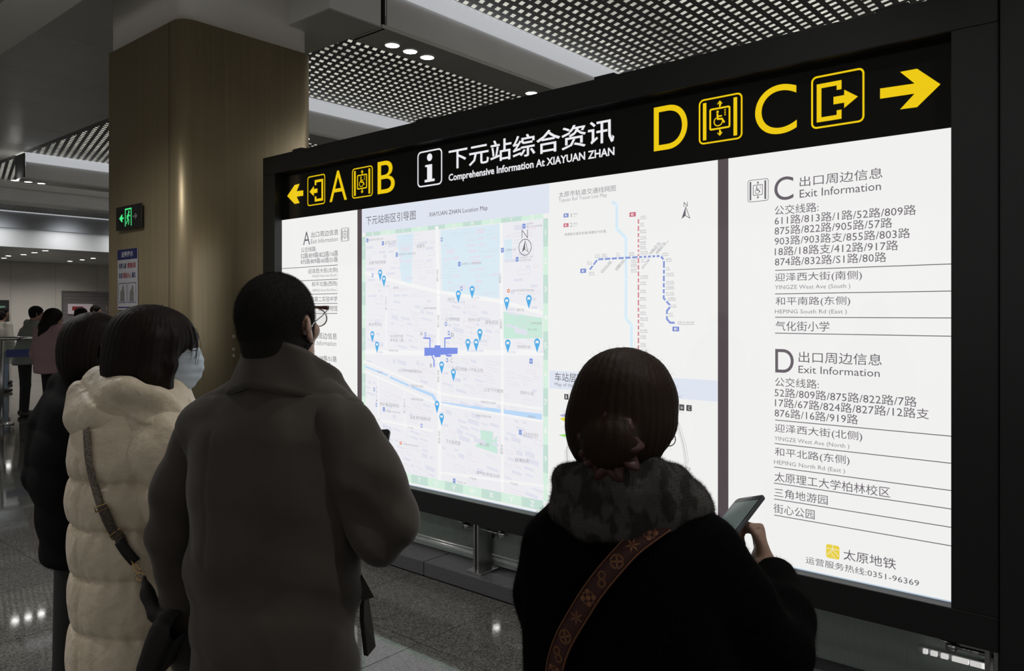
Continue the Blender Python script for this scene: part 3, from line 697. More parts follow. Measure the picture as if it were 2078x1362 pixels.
for a in [('公元时代城购物中心', 315, 220, 512, 28), ('太原公交第一汽车公司', 750, 208, 1003, 30), ('公交下元宿舍', 1014, 378, 1170, 30), ('西村小区', 1308, 402, 1420, 30), ('虎峪河', 145, 228, 188, 16), ('虎峪河北沿岸', 418, 340, 518, 20), ('虎峪河北沿岸', 986, 472, 1107, 20),
          ('虎峪河南沿岸', 418, 448, 518, 20), ('虎峪河南沿岸', 948, 582, 1070, 20), ('虎峪河', 1365, 592, 1430, 22), ('智诚·御河骏景B区', 165, 492, 325, 28), ('万柏区大井峪小学', 212, 545, 330, 16), ('智诚·御河骏景A区', 412, 600, 580, 30), ('下元街', 125, 612, 168, 16), ('下元街', 392, 678, 438, 16),
          ('下元商贸城', 702, 800, 820, 34), ('坡上园', 976, 818, 1052, 28), ('太原市万柏林区', 352, 810, 480, 14), ('山西省财政税务', 1330, 728, 1455, 20), ('专科学校(北校)', 1330, 748, 1447, 18), ('煤博西院', 1265, 948, 1377, 34), ('煤气化东区北院', 948, 1050, 1140, 28), ('气化街', 893, 1092, 950, 20),
          ('气化街', 1225, 1134, 1285, 20), ('气化街小学', 788, 1118, 865, 16)]:
    lab(a[0], C3, a[1], a[2], a[3], a[4], M_INK3)
for t, cf, x, y, d in (('和平北路', C2, 633, 680, 25), ('公园路', C2, 1142, 710, 28), ('公园路', C2, 1150, 1085, 26), ('和平北路', C2, 640, 1050, 26), ('和平南路', C3, 641, 215, 26), ('和平南路', C3, 649, 712, 26), ('众纺路', C3, 1157, 820, 28), ('下元三巷', C3, 140, 350, 34), ('下元南二巷', C3, 365, 450, 24), ('下元北一巷', C2, 215, 900, 22)):
    for k, ch in enumerate(t):
        q = cf(x, y + k * d); ztext(ch, q[0], q[1], .020, M_INK3, 5)
# compass
cq = C2(1345, 488); R_ = abs(C2(1396, 488)[0] - C2(1295, 488)[0]) / 2
PL.poly(stroke(circ(cq[0], cq[1], R_, 28), .004, True) + stroke([(cq[0], cq[1] + R_ * .85), (cq[0] + R_ * .5, cq[1] - R_ * .6), (cq[0], cq[1] - R_ * .25)], .003) + [[(cq[0], cq[1] + R_ * .85), (cq[0] - R_ * .5, cq[1] - R_ * .6), (cq[0], cq[1] - R_ * .25)]], M_INK, 'compass_rose', 4, s_map)
ztext('N', *C2(1343, 380), .075, M_INK, 4, off=-.02)

# ---- line map
def C4(x, y): return PL.p(1110 + x / 3.681, 350 + y / 3.681)
m_m1 = print_mat('line_blue_print', lin(132, 150, 212)); m_m2 = print_mat('line_red_print', lin(206, 132, 140)); m_wat = print_mat('line_river_print', lin(214, 234, 246))
m_t1 = print_mat('blue_tag_print', lin(120, 138, 205)); m_t2 = print_mat('red_tag_print', lin(200, 100, 118))
T('太原市轨道交通线网图', 1134, 1249.6, 390, 401.5, M_INK2, par=s_line, off=-.01); T('Taiyuan Rail Transit Line Map', 1134, 1231.5, 403.2, 413, M_INK3, par=s_line, off=-.02)
PL.poly(stroke([C4(490, 222), C4(522, 240), C4(522, 420), C4(590, 490), C4(592, 800), C4(590, 1090), C4(632, 1140), C4(632, 1380)], .016), m_wat, 'river_print', 2, s_line)
red = [C4(684, 340), C4(683, 1362 + 60)]; blue = [C4(318, 730), C4(380, 650), C4(850, 626), C4(875, 655), C4(873, 940), C4(925, 998), C4(897, 1035), C4(897, 1095), C4(920, 1122), C4(962, 1124)]
red[1] = (red[0][0], red[1][1])
hz = C4(684, 633)[1]; blue[1] = (blue[1][0], hz); blue[2] = (blue[2][0], hz)
PL.poly(stroke(red, .008), m_m2, 'line_print', 3, s_line); PL.poly(stroke(blue, .010), m_m1, 'line_print', 4, s_line)
def station(x, y, r=.0055): return circ(x, y, r, 8)
st = [station(red[0][0], C4(684, y)[1]) for y in (342, 392, 446, 490, 532, 568, 602, 633, 685, 733, 784, 830, 888, 944, 1002, 1048, 1092, 1136, 1182, 1228, 1284, 1340)]
st += [station(C4(x, 640)[0], hz) for x in (380, 428, 480, 530, 580, 632, 718, 750, 783, 815, 848)] + [station(*C4(x, y)) for x, y in ((345, 692), (318, 732), (875, 655), (874, 720), (874, 764), (874, 820), (873, 866), (873, 910), (890, 958), (922, 998), (897, 1066), (962, 1124))]
PL.poly(st, m_road, 'station_dots', 5, s_line)
def tagbox(t, cf, x0, y0, x1, y1, m, par):
    a = cf(x0, y1); b = cf(x1, y0); c = cf(x0, y0)
    PL.poly([[(a[0], a[1]), (cf(x1, y1)[0], a[1]), (cf(x1, y1)[0], c[1]), (a[0], c[1])]], m, 'line_tag', 3, par)
    ztext(t, (a[0] + b[0]) / 2, (a[1] + c[1]) / 2, abs(c[1] - a[1]) * .9, m_road, 4, par, off=.004, wscale=.72)
tagbox('M1', C4, 125, 308, 162, 338, m_t1, s_line); tagbox('M2', C4, 125, 382, 162, 410, m_t2, s_line); tagbox('M2', C4, 617, 300, 664, 333, m_t2, s_line)
tagbox('M1', C4, 250, 720, 293, 752, m_t1, s_line); tagbox('M1', C4, 938, 1152, 988, 1187, m_t1, s_line)
def lab4(t, x0, y0, x1, h, m=M_INK3, off=-.008):
    a = C4(x0, y0); b = C4(x1, y0); c = C4(x0, y0 - h)
    v, f = text_geo(t, off, 1); mn = v.min(0); mx = v.max(0); u = (v - mn) / (mx - mn)
    mesh_obj('lettering', [PL.to(a[0] + q[0] * (b[0] - a[0]), a[1] + q[1] * (c[1] - a[1]), 4) for q in u], f, m, s_line)
lab4('1', 181, 335, 185, 30, M_INK2); lab4('号线', 196, 320, 228, 16, M_INK3); lab4('Line 1', 198, 333, 222, 8); lab4('2', 174, 406, 192, 30, M_INK2); lab4('号线', 196, 392, 228, 16, M_INK3); lab4('Line 2', 198, 406, 222, 8)
lab4('本图经过变形处理,线路仅为示意。', 132, 476, 450, 22, M_INK2)
ul = []
for t, x0, y, x1 in [('尖草坪', 697, 342, 740), ('涧河', 697, 394, 725), ('胜利街', 697, 446, 740), ('北大街', 697, 492, 740), ('缉虎营', 697, 532, 740), ('府西街', 697, 566, 740), ('开化寺街', 697, 604, 754), ('大南门', 628, 668, 670), ('体育馆', 628, 700, 670), ('南内环', 628, 738, 672), ('大东门', 703, 664, 732),
                     ('王村南街', 697, 786, 755), ('长风街', 697, 832, 740), ('学府街', 697, 892, 740), ('晋阳街', 697, 948, 740), ('南中环', 697, 1006, 740), ('龙城大街', 697, 1054, 740), ('通达公园', 697, 1098, 754), ('嘉节', 697, 1142, 722), ('电子西街', 697, 1188, 750), ('人民南路', 697, 1232, 740), ('化章街', 697, 1290, 738), ('小店西桥', 697, 1344, 750),
                     ('西山', 300, 680, 336), ('玉门河', 358, 628, 395), ('圪僚沟', 408, 626, 448), ('下元', 516, 618, 543), ('桃园路', 612, 614, 652), ('太原东', 862, 616, 906), ('朝阳街', 890, 658, 932), ('马庄', 890, 722, 916), ('许坦东街', 890, 766, 948), ('学府东街', 890, 828, 950), ('双塔南路', 890, 866, 948), ('中心东街', 890, 910, 950), ('太原南站', 904, 950, 962), ('小店', 936, 1000, 965), ('嘉节东', 912, 1066, 942), ('武宿1号2号航站楼', 975, 1128, 1100), ('西矿街', 314, 760, 354)]:
    lab4(t, x0, y, x1, 17); a = C4(x0, y + 7); b = C4(x1 + 5, y + 7); ul.append([(a[0], a[1] - .001), (b[0], a[1] - .001), (b[0], a[1] + .001), (a[0], a[1] + .001)])
ul += stroke([C4(415, 752), C4(488, 668)], .002) + stroke([C4(522, 735), C4(588, 655)], .002) + stroke([C4(712, 722), C4(770, 650)], .002) + stroke([C4(780, 608), C4(858, 525)], .002) + stroke([C4(822, 610), C4(908, 510)], .002)
PL.poly(ul, M_INK3, 'underlines', 4, s_line)
def slant(t, x0, y0, x1, y1, h=.017):
    a = C4(x0, y0); b = C4(x1, y1); n = len(t)
    for k, ch in enumerate(t): ztext(ch, a[0] + (b[0] - a[0]) * k / n, a[1] + (b[1] - a[1]) * k / n, h, M_INK3, 4, s_line)
slant('后北屯大王路', 412, 740, 482, 660); slant('太原理工大学', 520, 720, 578, 650); slant('五一广场', 718, 706, 768, 640); slant('太原站西广场', 776, 600, 846, 520); slant('太原站东广场', 822, 596, 886, 520)
a = C4(1037, 310); h = .09
PL.poly([[(a[0], a[1] + .035), (a[0] - .022, a[1] - .022), (a[0], a[1] - .008)]] + stroke([(a[0], a[1] + .035), (a[0] + .022, a[1] - .022), (a[0], a[1] - .008)], .003), M_INK, 'north_arrow', 4, s_line); ztext('N', *C4(1037, 238), .032, M_INK, 4, s_line)
# station layer map below it
def C5(x, y): return PL.p(1110 + x / 4.127, 720 + y / 4.127)
za = C5(10, 130)[1]; zb_ = C5(10, 280)[1]
PL.poly([Rz(-2.555, -1.578, zb_, za)], m_title, 'title_band', 1, s_line)
T('车站层面图', 1126, 1200, 755.5, 773.5, M_INK, par=s_line, off=-.012); T('Map of the Station Layer', 1126, 1215, 776, 785, M_INK2, par=s_line, off=-.02)
m_k = print_mat('dark_tag_print', lin(72, 68, 72)); m_yel2 = print_mat('map_yellow_print', lin(228, 218, 60)); m_gr2 = print_mat('map_lime_print', lin(150, 222, 110)); m_pur = print_mat('map_purple_print', lin(175, 175, 210))
for ch, x0, y0, x1, y1 in (('B', 146, 328, 181, 374), ('C', 1168, 420, 1213, 470)):
    tagbox(ch, C5, x0, y0, x1, y1, m_k, s_line)
place_icon(PL, [Rz(0, 1, 0, 1)], 1378.5, 1388.7, 820.5, 832.8, m_k, 'map_symbol', s_line); place_icon(PL, icon_lift(.05)[30:], 1379.5, 1388, 822, 831.5, m_road, 'map_symbol', s_line, 4)
place_icon(PL, [Rz(0, 1, 0, 1)], 1160.8, 1169.8, 947, 957, m_k, 'map_symbol', s_line)
place_icon(PL, stroke([(.1, .15), (.35, .15), (.7, .8), (.95, .8)], .12), 1160.8, 1169.8, 947, 957, m_road, 'map_symbol', s_line, 4)
PL.poly([[C5(105, 535), C5(190, 515), C5(190, 580)]], m_yel2, 'layer_print', 3, s_line); PL.poly([[C5(95, 673), C5(190, 660), C5(190, 700)], [C5(960, 960), C5(1030, 950), C5(1030, 1050), C5(960, 1040)]], m_gr2, 'layer_print', 3, s_line)
PL.poly([[C5(105, 505), C5(190, 485), C5(190, 515), C5(130, 520)]], m_pur, 'layer_print', 3, s_line)
PL.poly([[C5(190, 560), C5(620, 480), C5(1000, 560), C5(620, 660)]], m_yel2, 'layer_print', 3, s_line); PL.poly([[C5(190, 690), C5(620, 640), C5(1000, 760), C5(620, 840)]], m_gr2, 'layer_print', 3, s_line)
T('图例', 1143.5, 1160, 966, 976.5, M_INK2, par=s_line, off=-.012)
T('往西山方向', 1366 + 8, 1402, 944, 952, M_INK2, par=s_line); T('往武宿1号2号航站楼', 1361, 1411, 968, 976, M_INK2, par=s_line)
PL.poly(stroke([C5(1075, 930), C5(1052, 938), C5(1068, 958)], .003) + stroke([C5(1270, 1122), C5(1284, 1138), C5(1266, 1150)], .003) + stroke([C5(1252, 1128), C5(1284, 1138)], .003), M_INK2, 'arrow_print', 4, s_line)
# ------------------------------------------------------------------ implicit surfaces for bodies and clothes
def rot(yaw=0, pitch=0, roll=0):   # columns: right, forward, up; yaw turns to the right of the viewing direction
    cy, sy = math.cos(math.radians(yaw)), math.sin(math.radians(yaw))
    R = np.array([[cy, sy, 0], [-sy, cy, 0], [0, 0, 1.0]])
    cp, sp = math.cos(math.radians(pitch)), math.sin(math.radians(pitch))
    P = np.array([[1, 0, 0], [0, cp, -sp], [0, sp, cp]])
    cr, sr = math.cos(math.radians(roll)), math.sin(math.radians(roll))
    Q = np.array([[cr, 0, sr], [0, 1, 0], [-sr, 0, cr]])
    return R @ P @ Q
class SDF:
    def __init__(s, lo, hi, h, zfine=None):
        s.h = h
        s.ax = [np.arange(lo[i], hi[i] + h, h, dtype=np.float32) for i in range(3)]
        if zfine:
            a, b, hf = zfine
            z = s.ax[2]; s.ax[2] = np.concatenate([z[z < a - h / 2], np.arange(a, b, hf, dtype=np.float32), z[z > b + h / 2]]).astype(np.float32)
        s.F = np.full([len(a) for a in s.ax], .08, dtype=np.float32)
    def blk(s, lo, hi):
        sl = []
        for i in range(3):
            a = int(np.searchsorted(s.ax[i], lo[i])); b = int(np.searchsorted(s.ax[i], hi[i]))
            sl.append(slice(max(a - 1, 0), min(b + 1, len(s.ax[i]))))
        return tuple(sl)
    def grid(s, sl):
        return (s.ax[0][sl[0]][:, None, None], s.ax[1][sl[1]][None, :, None], s.ax[2][sl[2]][None, None, :])
    def comb(s, sl, d, k, op):
        f = s.F[sl]
        if op == 'u':
            if k > 0:
                h = np.clip(.5 + .5 * (f - d) / k, 0, 1); r = f + (d - f) * h - k * h * (1 - h)
            else: r = np.minimum(f, d)
        elif op == 's':
            k = max(k, 1e-4); h = np.clip(.5 - .5 * (f + d) / k, 0, 1); r = f + (-d - f) * h + k * h * (1 - h)
        else:
            k = max(k, 1e-4); h = np.clip(.5 - .5 * (d - f) / k, 0, 1); r = d + (f - d) * h + k * h * (1 - h)
        s.F[sl] = r
    def cone(s, a, b, ra, rb, k=.02, op='u'):
        a = np.array(a, float); b = np.array(b, float); m = max(ra, rb) + k + .06
        sl = s.blk(np.minimum(a, b) - m, np.maximum(a, b) + m); x, y, z = s.grid(sl)
        ba = b - a; L = max(ba @ ba, 1e-9)
        t = np.clip(((x - a[0]) * ba[0] + (y - a[1]) * ba[1] + (z - a[2]) * ba[2]) / L, 0, 1)
        d = np.sqrt((x - a[0] - t * ba[0]) ** 2 + (y - a[1] - t * ba[1]) ** 2 + (z - a[2] - t * ba[2]) ** 2) - (ra + (rb - ra) * t)
        s.comb(sl, d, k, op)
    def chain(s, pts, rs, k=.02, op='u'):
        for i in range(len(pts) - 1): s.cone(pts[i], pts[i + 1], rs[i], rs[i + 1], k, op)
    def ell(s, c, r, R=None, k=.02, op='u', cut=None):
        c = np.array(c, float); m = max(r) + k + .06
        sl = s.blk(c - m, c + m); x, y, z = s.grid(sl)
        R = np.eye(3) if R is None else R
        q = [(x - c[0]) * R[0, i] + (y - c[1]) * R[1, i] + (z - c[2]) * R[2, i] for i in range(3)]
        k0 = np.sqrt(sum((q[i] / r[i]) ** 2 for i in range(3))); k1 = np.sqrt(sum((q[i] / r[i] ** 2) ** 2 for i in range(3))) + 1e-6
        d = k0 * (k0 - 1) / k1
        if cut is not None:       # cut: list of (normal, offset) in local axes; keeps the side n.q < off
            for n, o in cut: d = np.maximum(d, q[0] * n[0] + q[1] * n[1] + q[2] * n[2] - o)
        s.comb(sl, d, k, op)
    def box(s, c, hsz, R=None, rad=.01, k=.01, op='u'):
        c = np.array(c, float); m = float(np.linalg.norm(hsz)) + k + .04
        sl = s.blk(c - m, c + m); x, y, z = s.grid(sl); R = np.eye(3) if R is None else R
        q = [np.abs((x - c[0]) * R[0, i] + (y - c[1]) * R[1, i] + (z - c[2]) * R[2, i]) - (hsz[i] - rad) for i in range(3)]
        d = np.sqrt(sum(np.maximum(v, 0) ** 2 for v in q)) + np.minimum(np.maximum(q[0], np.maximum(q[1], q[2])), 0) - rad
        s.comb(sl, d, k, op)
    def loft(s, keys, yaw=0, k=.02, op='u', pw=2.3):
        K = np.array(keys, float); K = K[np.argsort(K[:, 0])]
        z = s.ax[2]; zc = np.clip(z, K[0, 0], K[-1, 0])
        def sm(col):           # smooth interpolation
            v = np.interp(zc, K[:, 0], K[:, col]); return v
        cx, cy, a, b = sm(1), sm(2), sm(3), sm(4)
        m = K[:, 3:5].max() + .1
        sl = s.blk([K[:, 1].min() - m, K[:, 2].min() - m, K[0, 0] - .08], [K[:, 1].max() + m, K[:, 2].max() + m, K[-1, 0] + .08])
        x, y, zz = s.grid(sl); zi = sl[2]
        cyw, syw = math.cos(math.radians(yaw)), math.sin(math.radians(yaw))
        dx = x - cx[None, None, zi]; dy = y - cy[None, None, zi]
        u = dx * cyw - dy * syw; v = dx * syw + dy * cyw
        A = a[None, None, zi]; B = b[None, None, zi]
        kk = (np.abs(u / A) ** pw + np.abs(v / B) ** pw) ** (1 / pw)
        d = (kk - 1) * np.minimum(A, B)
        d = np.maximum(d, np.maximum(zz - K[-1, 0], K[0, 0] - zz))
        s.comb(sl, d.astype(np.float32), k, op)
    def disp(s, fn):
        x, y, z = s.grid((slice(None),) * 3); s.F += fn(x, y, z).astype(np.float32)
    def nets(s):
        Fv = s.F; S = Fv < 0
        c = S[:-1, :-1, :-1].astype(np.int8)
        tot = np.zeros(c.shape, np.int8)
        for i in (0, 1):
            for j in (0, 1):
                for k in (0, 1):
                    tot += S[i:i + c.shape[0], j:j + c.shape[1], k:k + c.shape[2]]
        I, J, K = np.nonzero((tot > 0) & (tot < 8)); n = len(I)
        idm = np.full(c.shape, -1, np.int32); idm[I, J, K] = np.arange(n)
        acc = np.zeros((n, 3), np.float64); cnt = np.zeros(n)
        ax = s.ax
        corners = [(i, j, k) for i in (0, 1) for j in (0, 1) for k in (0, 1)]
        for a in corners:
            for d in range(3):
                if a[d]: continue
                b = list(a); b[d] = 1
                fa = Fv[I + a[0], J + a[1], K + a[2]]; fb = Fv[I + b[0], J + b[1], K + b[2]]
                msk = (fa < 0) != (fb < 0)
                t = np.where(msk, fa / np.where(fa - fb == 0, 1, fa - fb), 0)
                pa = np.stack([ax[0][I + a[0]], ax[1][J + a[1]], ax[2][K + a[2]]], 1); pb = np.stack([ax[0][I + b[0]], ax[1][J + b[1]], ax[2][K + b[2]]], 1)
                acc += np.where(msk[:, None], pa + (pb - pa) * t[:, None], 0); cnt += msk
        V = acc / cnt[:, None]
        fs = []
        for d in range(3):
            e = [slice(None)] * 3; e2 = [slice(None)] * 3
            e[d] = slice(0, -1); e2[d] = slice(1, None)
            A = S[tuple(e)]; B = S[tuple(e2)]
            P = np.argwhere(A != B)
            u, v = (d + 1) % 3, (d + 2) % 3
            ok = (P[:, u] > 0) & (P[:, v] > 0) & (P[:, u] < c.shape[u]) & (P[:, v] < c.shape[v])
            P = P[ok]; inside = A[P[:, 0], P[:, 1], P[:, 2]]
            q = []
            for du, dv in ((-1, -1), (0, -1), (0, 0), (-1, 0)):
                Q = P.copy(); Q[:, u] += du; Q[:, v] += dv; q.append(idm[Q[:, 0], Q[:, 1], Q[:, 2]])
            q = np.stack(q, 1); q[~inside] = q[~inside][:, ::-1]; fs.append(q)
        Fc = np.concatenate(fs); Fc = Fc[(Fc >= 0).all(1)]
        return V, Fc
def relax(V, Fc, it=2, lam=.5):
    n = len(V); e = np.concatenate([Fc[:, [0, 1]], Fc[:, [1, 2]], Fc[:, [2, 3]], Fc[:, [3, 0]]])
    deg = np.bincount(e.ravel(), minlength=n)[:, None]
    for _ in range(it):
        a = np.zeros_like(V)
        for d in range(3):
            a[:, d] = np.bincount(e[:, 0], V[e[:, 1], d], n) + np.bincount(e[:, 1], V[e[:, 0], d], n)
        V = V + lam * (a / np.maximum(deg, 1) - V)
    return V
def normals(V, Fc):
    fn = np.cross(V[Fc[:, 2]] - V[Fc[:, 0]], V[Fc[:, 3]] - V[Fc[:, 1]])
    N = np.zeros_like(V)
    for k in range(4):
        for d in range(3): N[:, d] += np.bincount(Fc[:, k], fn[:, d], len(V))
    return N / (np.linalg.norm(N, axis=1)[:, None] + 1e-12)
def surf(name, sdf, m, parent, smooth=2, disp=None):
    V, Fc = sdf.nets(); V = relax(V, Fc, smooth)
    if disp is not None: V = V + normals(V, Fc) * disp(V)[:, None]; V = relax(V, Fc, 1, .3)
    o = mesh_obj(name, V, Fc, m, parent, True)
    return o, V, Fc
def bvh_of(V, Fc): return BVHTree.FromPolygons([tuple(v) for v in V], [tuple(int(i) for i in f) for f in Fc])
def fuzz(name, V, Fc, m, parent, n, ln, wd, down=0.0, seed=1, msk=None, jit=.5):
    rs = np.random.RandomState(seed)
    N = normals(V, Fc)
    if msk is not None: Fc = Fc[msk(V[Fc[:, 0]])]
    a = np.linalg.norm(np.cross(V[Fc[:, 2]] - V[Fc[:, 0]], V[Fc[:, 3]] - V[Fc[:, 1]]), axis=1)
    f = Fc[rs.choice(len(Fc), n, p=a / a.sum())]
    w_ = rs.rand(n, 4) + .02; w_ /= w_.sum(1)[:, None]
    P = (V[f] * w_[:, :, None]).sum(1); nn = (N[f] * w_[:, :, None]).sum(1)
    D = nn + rs.randn(n, 3) * jit; D[:, 2] -= down; D /= np.linalg.norm(D, axis=1)[:, None]
    T_ = np.cross(D, rs.randn(n, 3)); T_ /= np.linalg.norm(T_, axis=1)[:, None]
    L = ln * (.5 + rs.rand(n))[:, None]
    P0 = P - D * .002
    VV = np.stack([P0 - T_ * wd / 2, P0 + T_ * wd / 2, P + D * L], 1).reshape(-1, 3)
    o = mesh_obj(name, VV, np.arange(3 * n).reshape(-1, 3), m, parent); tag(o, kind='stuff'); return o

class Person:
    def __init__(s, px0, Z0, label, name='person', group=None):
        s.X0 = (px0 - PX0) / F * Z0; s.Z0 = Z0
        s.root = empty(name, world(s.X0, Z0, 0), math.radians(40.54)); tag(s.root, label, 'person', group)
    def p(s, px, py, Z):      # local point seen at a pixel at a depth
        return np.array([(px - PX0) / F * Z - s.X0, Z - s.Z0, CAMZ + (PY0 - py) / F * Z])
    def ray(s, bvh, px, py):
        o = Vector((-s.X0, -s.Z0, CAMZ)); d = Vector(((px - PX0) / F, 1, (PY0 - py) / F)).normalized()
        h = bvh.ray_cast(o, d)
        return (h[0], h[1]) if h[0] is not None else (None, None)
    def ribbon(s, name, bvh, pts, width, m, off=.004, thick=.002):
        P = []; N = []
        for px, py in pts:
            h, n = s.ray(bvh, px, py)
            if h is None: continue
            if n.y > 0: n = -n
            P.append(h); N.append(n)
        return s.strip(name, P, N, width, m, off, thick)
    def strip(s, name, P, N, width, m, off=.004, thick=.002, parent=None):
        for _ in range(3):
            N = [(N[max(i - 1, 0)] + N[i] * 2 + N[min(i + 1, len(N) - 1)]).normalized() for i in range(len(N))]
            P = [P[i] if i in (0, len(P) - 1) else (P[i - 1] + P[i] * 2 + P[i + 1]) / 4 for i in range(len(P))]
        V = []; Fc = []
        for i in range(len(P)):
            t = (P[min(i + 1, len(P) - 1)] - P[max(i - 1, 0)]).normalized(); sd = t.cross(N[i]).normalized(); n = sd.cross(t).normalized()
            if n.dot(N[i]) < 0: n = -n
            a = P[i] + n * off; b = P[i] + n * (off + thick)
            V += [a - sd * width / 2, a + sd * width / 2, b + sd * width / 2, b - sd * width / 2]
        for i in range(len(P) - 1):
            for k in range(4):
                Fc.append((i * 4 + k, i * 4 + (k + 1) % 4, i * 4 + 4 + (k + 1) % 4, i * 4 + 4 + k))
        Fc += [(3, 2, 1, 0), tuple(len(P) * 4 - 4 + k for k in range(4))]
        return mesh_obj(name, V, Fc, m, parent or s.root, True), P, N

def head(S, c, R, s=1.0, neck=None, face=True):
    c = np.array(c, float); P = lambda r, f, u: c + R @ (np.array([r, f, u]) * s)
    S.ell(P(0, -.012, .032), (.075 * s, .094 * s, .082 * s), R, .02)
    S.ell(P(0, .022, -.03), (.060 * s, .066 * s, .080 * s), R, .025)
    S.ell(P(0, .055, -.095), (.028 * s, .026 * s, .022 * s), R, .03)
    S.cone(P(-.05, .01, -.06), P(-.02, .06, -.095), .018 * s, .016 * s, .025); S.cone(P(.05, .01, -.06), P(.02, .06, -.095), .018 * s, .016 * s, .025)
    if face:
        S.cone(P(0, .084, .008), P(0, .103, -.028), .007 * s, .012 * s, .012)
        S.ell(P(-.013, .092, -.034), (.009 * s, .011 * s, .008 * s), R, .006); S.ell(P(.013, .092, -.034), (.009 * s, .011 * s, .008 * s), R, .006)
        S.cone(P(-.04, .074, .024), P(.04, .074, .024), .010 * s, .010 * s, .012)
        for sg in (-1, 1):
            S.ell(P(sg * .032, .092, .004), (.017 * s, .014 * s, .012 * s), R, .008, 's')
            S.ell(P(sg * .032, .073, .003), (.013 * s, .013 * s, .012 * s), R, .003)
            S.ell(P(sg * .048, .055, -.025), (.020 * s, .02 * s, .018 * s), R, .02)
        S.cone(P(-.020, .082, -.060), P(.020, .082, -.060), .006 * s, .006 * s, .006); S.cone(P(-.016, .082, -.071), P(.016, .082, -.071), .007 * s, .007 * s, .006)
        S.cone(P(-.022, .093, -.0655), P(.022, .093, -.0655), .0025 * s, .0025 * s, .003, 's')
    for sg in (-1, 1):
        Re = R @ rot(0, 0, 0)
        a = math.radians(22) * sg; Rz_ = np.array([[math.cos(a), -math.sin(a), 0], [math.sin(a), math.cos(a), 0], [0, 0, 1]])
        Re = R @ Rz_
        S.ell(P(sg * .081, -.012, -.002), (.007 * s, .019 * s, .030 * s), Re, .006)
        S.ell(P(sg * .078, -.006, -.028), (.006 * s, .010 * s, .012 * s), Re, .008)
        S.ell(P(sg * .090, -.008, .001), (.006 * s, .011 * s, .019 * s), Re, .004, 's')
    if neck is not None:
        S.cone(P(0, -.025, -.06), neck, .052 * s, .058 * s, .03)
def hand(S, wr, d, nrm, size=1.0, curl=(35, 45, 30), spread=.0, thumb=40, side=1):
    # wr wrist, d towards the knuckles, nrm palm normal (fingers curl that way), side=+1: thumb on +(d x nrm)
    d = np.array(d, float); d /= np.linalg.norm(d); nrm = np.array(nrm, float); nrm -= d * (nrm @ d); nrm /= np.linalg.norm(nrm)
    t = np.cross(d, nrm) * side; wr = np.array(wr, float); z = size
    kn = wr + d * .085 * z
    R = np.stack([t, d, nrm], 1)
    S.box(wr + d * .048 * z, (.038 * z, .045 * z, .013 * z), R, .012 * z, .012)
    S.cone(wr - d * .02, wr + d * .01, .024 * z, .022 * z, .015)
    tips = []
    for i, (o, ln, r) in enumerate(((.030, 1.0, .0088), (.010, 1.1, .009), (-.010, 1.02, .0086), (-.029, .82, .0076))):
        p = kn + t * o * z - d * .004; dd = d + t * spread * (1.5 - i) * .2; dd /= np.linalg.norm(dd); ang = 0
        S.cone(p - d * .03 * z, p, r * z * .9, r * z * 1.1, .006)
        for sgi, L in enumerate((.042, .027, .021)):
            ang += math.radians(curl[sgi] * (1 + .06 * i))
            v = dd * math.cos(ang) + nrm * math.sin(ang); q = p + v * L * ln * z
            S.cone(p, q, r * z * (1 - .06 * sgi), r * z * (.94 - .07 * sgi), .0025); p = q
        tips.append(p)
    b = wr + d * .022 * z + t * .030 * z; a = math.radians(thumb)
    v = d * math.cos(a) + t * math.sin(a) * .8 + nrm * .35; v /= np.linalg.norm(v)
    p1 = b + v * .036 * z; v2 = d * .9 + nrm * .55 + t * .1; v2 /= np.linalg.norm(v2); p2 = p1 + v2 * .032 * z; v3 = d * .7 + nrm * .75 - t * .15; v3 /= np.linalg.norm(v3)
    S.cone(b, p1, .014 * z, .0115 * z, .012); S.cone(p1, p2, .0115 * z, .010 * z, .003); S.cone(p2, p2 + v3 * .024 * z, .010 * z, .0078 * z, .003)
    return tips
def limbs(S, J, k=.03, rs=None):
    # J: dict of joints; trunk and limbs of a body
    sh, pe = np.array(J['chest']), np.array(J['pelvis'])
    yaw = J.get('yaw', 0); R = rot(yaw)
    S.ell(sh, (.145, .095, .17), R, k); S.ell((sh + pe) / 2, (.125, .09, .2), R, k); S.ell(pe, (.15, .105, .13), R, k)
    S.cone(np.array(J['neck']), sh + np.array([0, 0, .05]), .055, .09, k)
    for q in 'LR':
        if 'sh' + q in J:
            S.cone(J['sh' + q], J['el' + q], .050, .038, k); S.cone(J['el' + q], J['wr' + q], .038, .025, .012)
            S.cone(np.array(J['neck']) - np.array([0, 0, .02]), J['sh' + q], .045, .052, k)
        if 'hip' + q in J:
            S.cone(J['hip' + q], J['kn' + q], .080, .052, k); S.cone(J['kn' + q], J['an' + q], .050, .034, .02)
            a = np.array(J['an' + q], float); f = rot(yaw)[:, 1]
            S.cone(a + [0, 0, -.02] - f * .02, a + f * .14 + [0, 0, -.05], .036, .026, .02)
M_SKIN = mat('warm_skin', (.42, .26, .19), rough=.5, sss=.12, noise=(30, 3, .06, (1, 1, 1)))
M_HAIR = mat('black_brown_hair', (.011, .007, .006), rough=.6, spec=.15, bump=(70, 3, .6, .004, (1, 1, .06)))
M_HAIRB = mat('brown_tinted_hair', (.020, .010, .006), rough=.6, spec=.14, bump=(70, 3, .6, .004, (1, 1, .06)))
M_GREYHAIR = mat('short_dark_grey_hair', (.014, .013, .012), rough=.85, spec=.15, bump=(260, 3, .6, .002, (1, 1, 1)))
M_TROU = mat('black_trousers', (.012, .012, .013), rough=.8)
M_SHOE = mat('dark_shoe_leather', (.02, .018, .017), rough=.5)

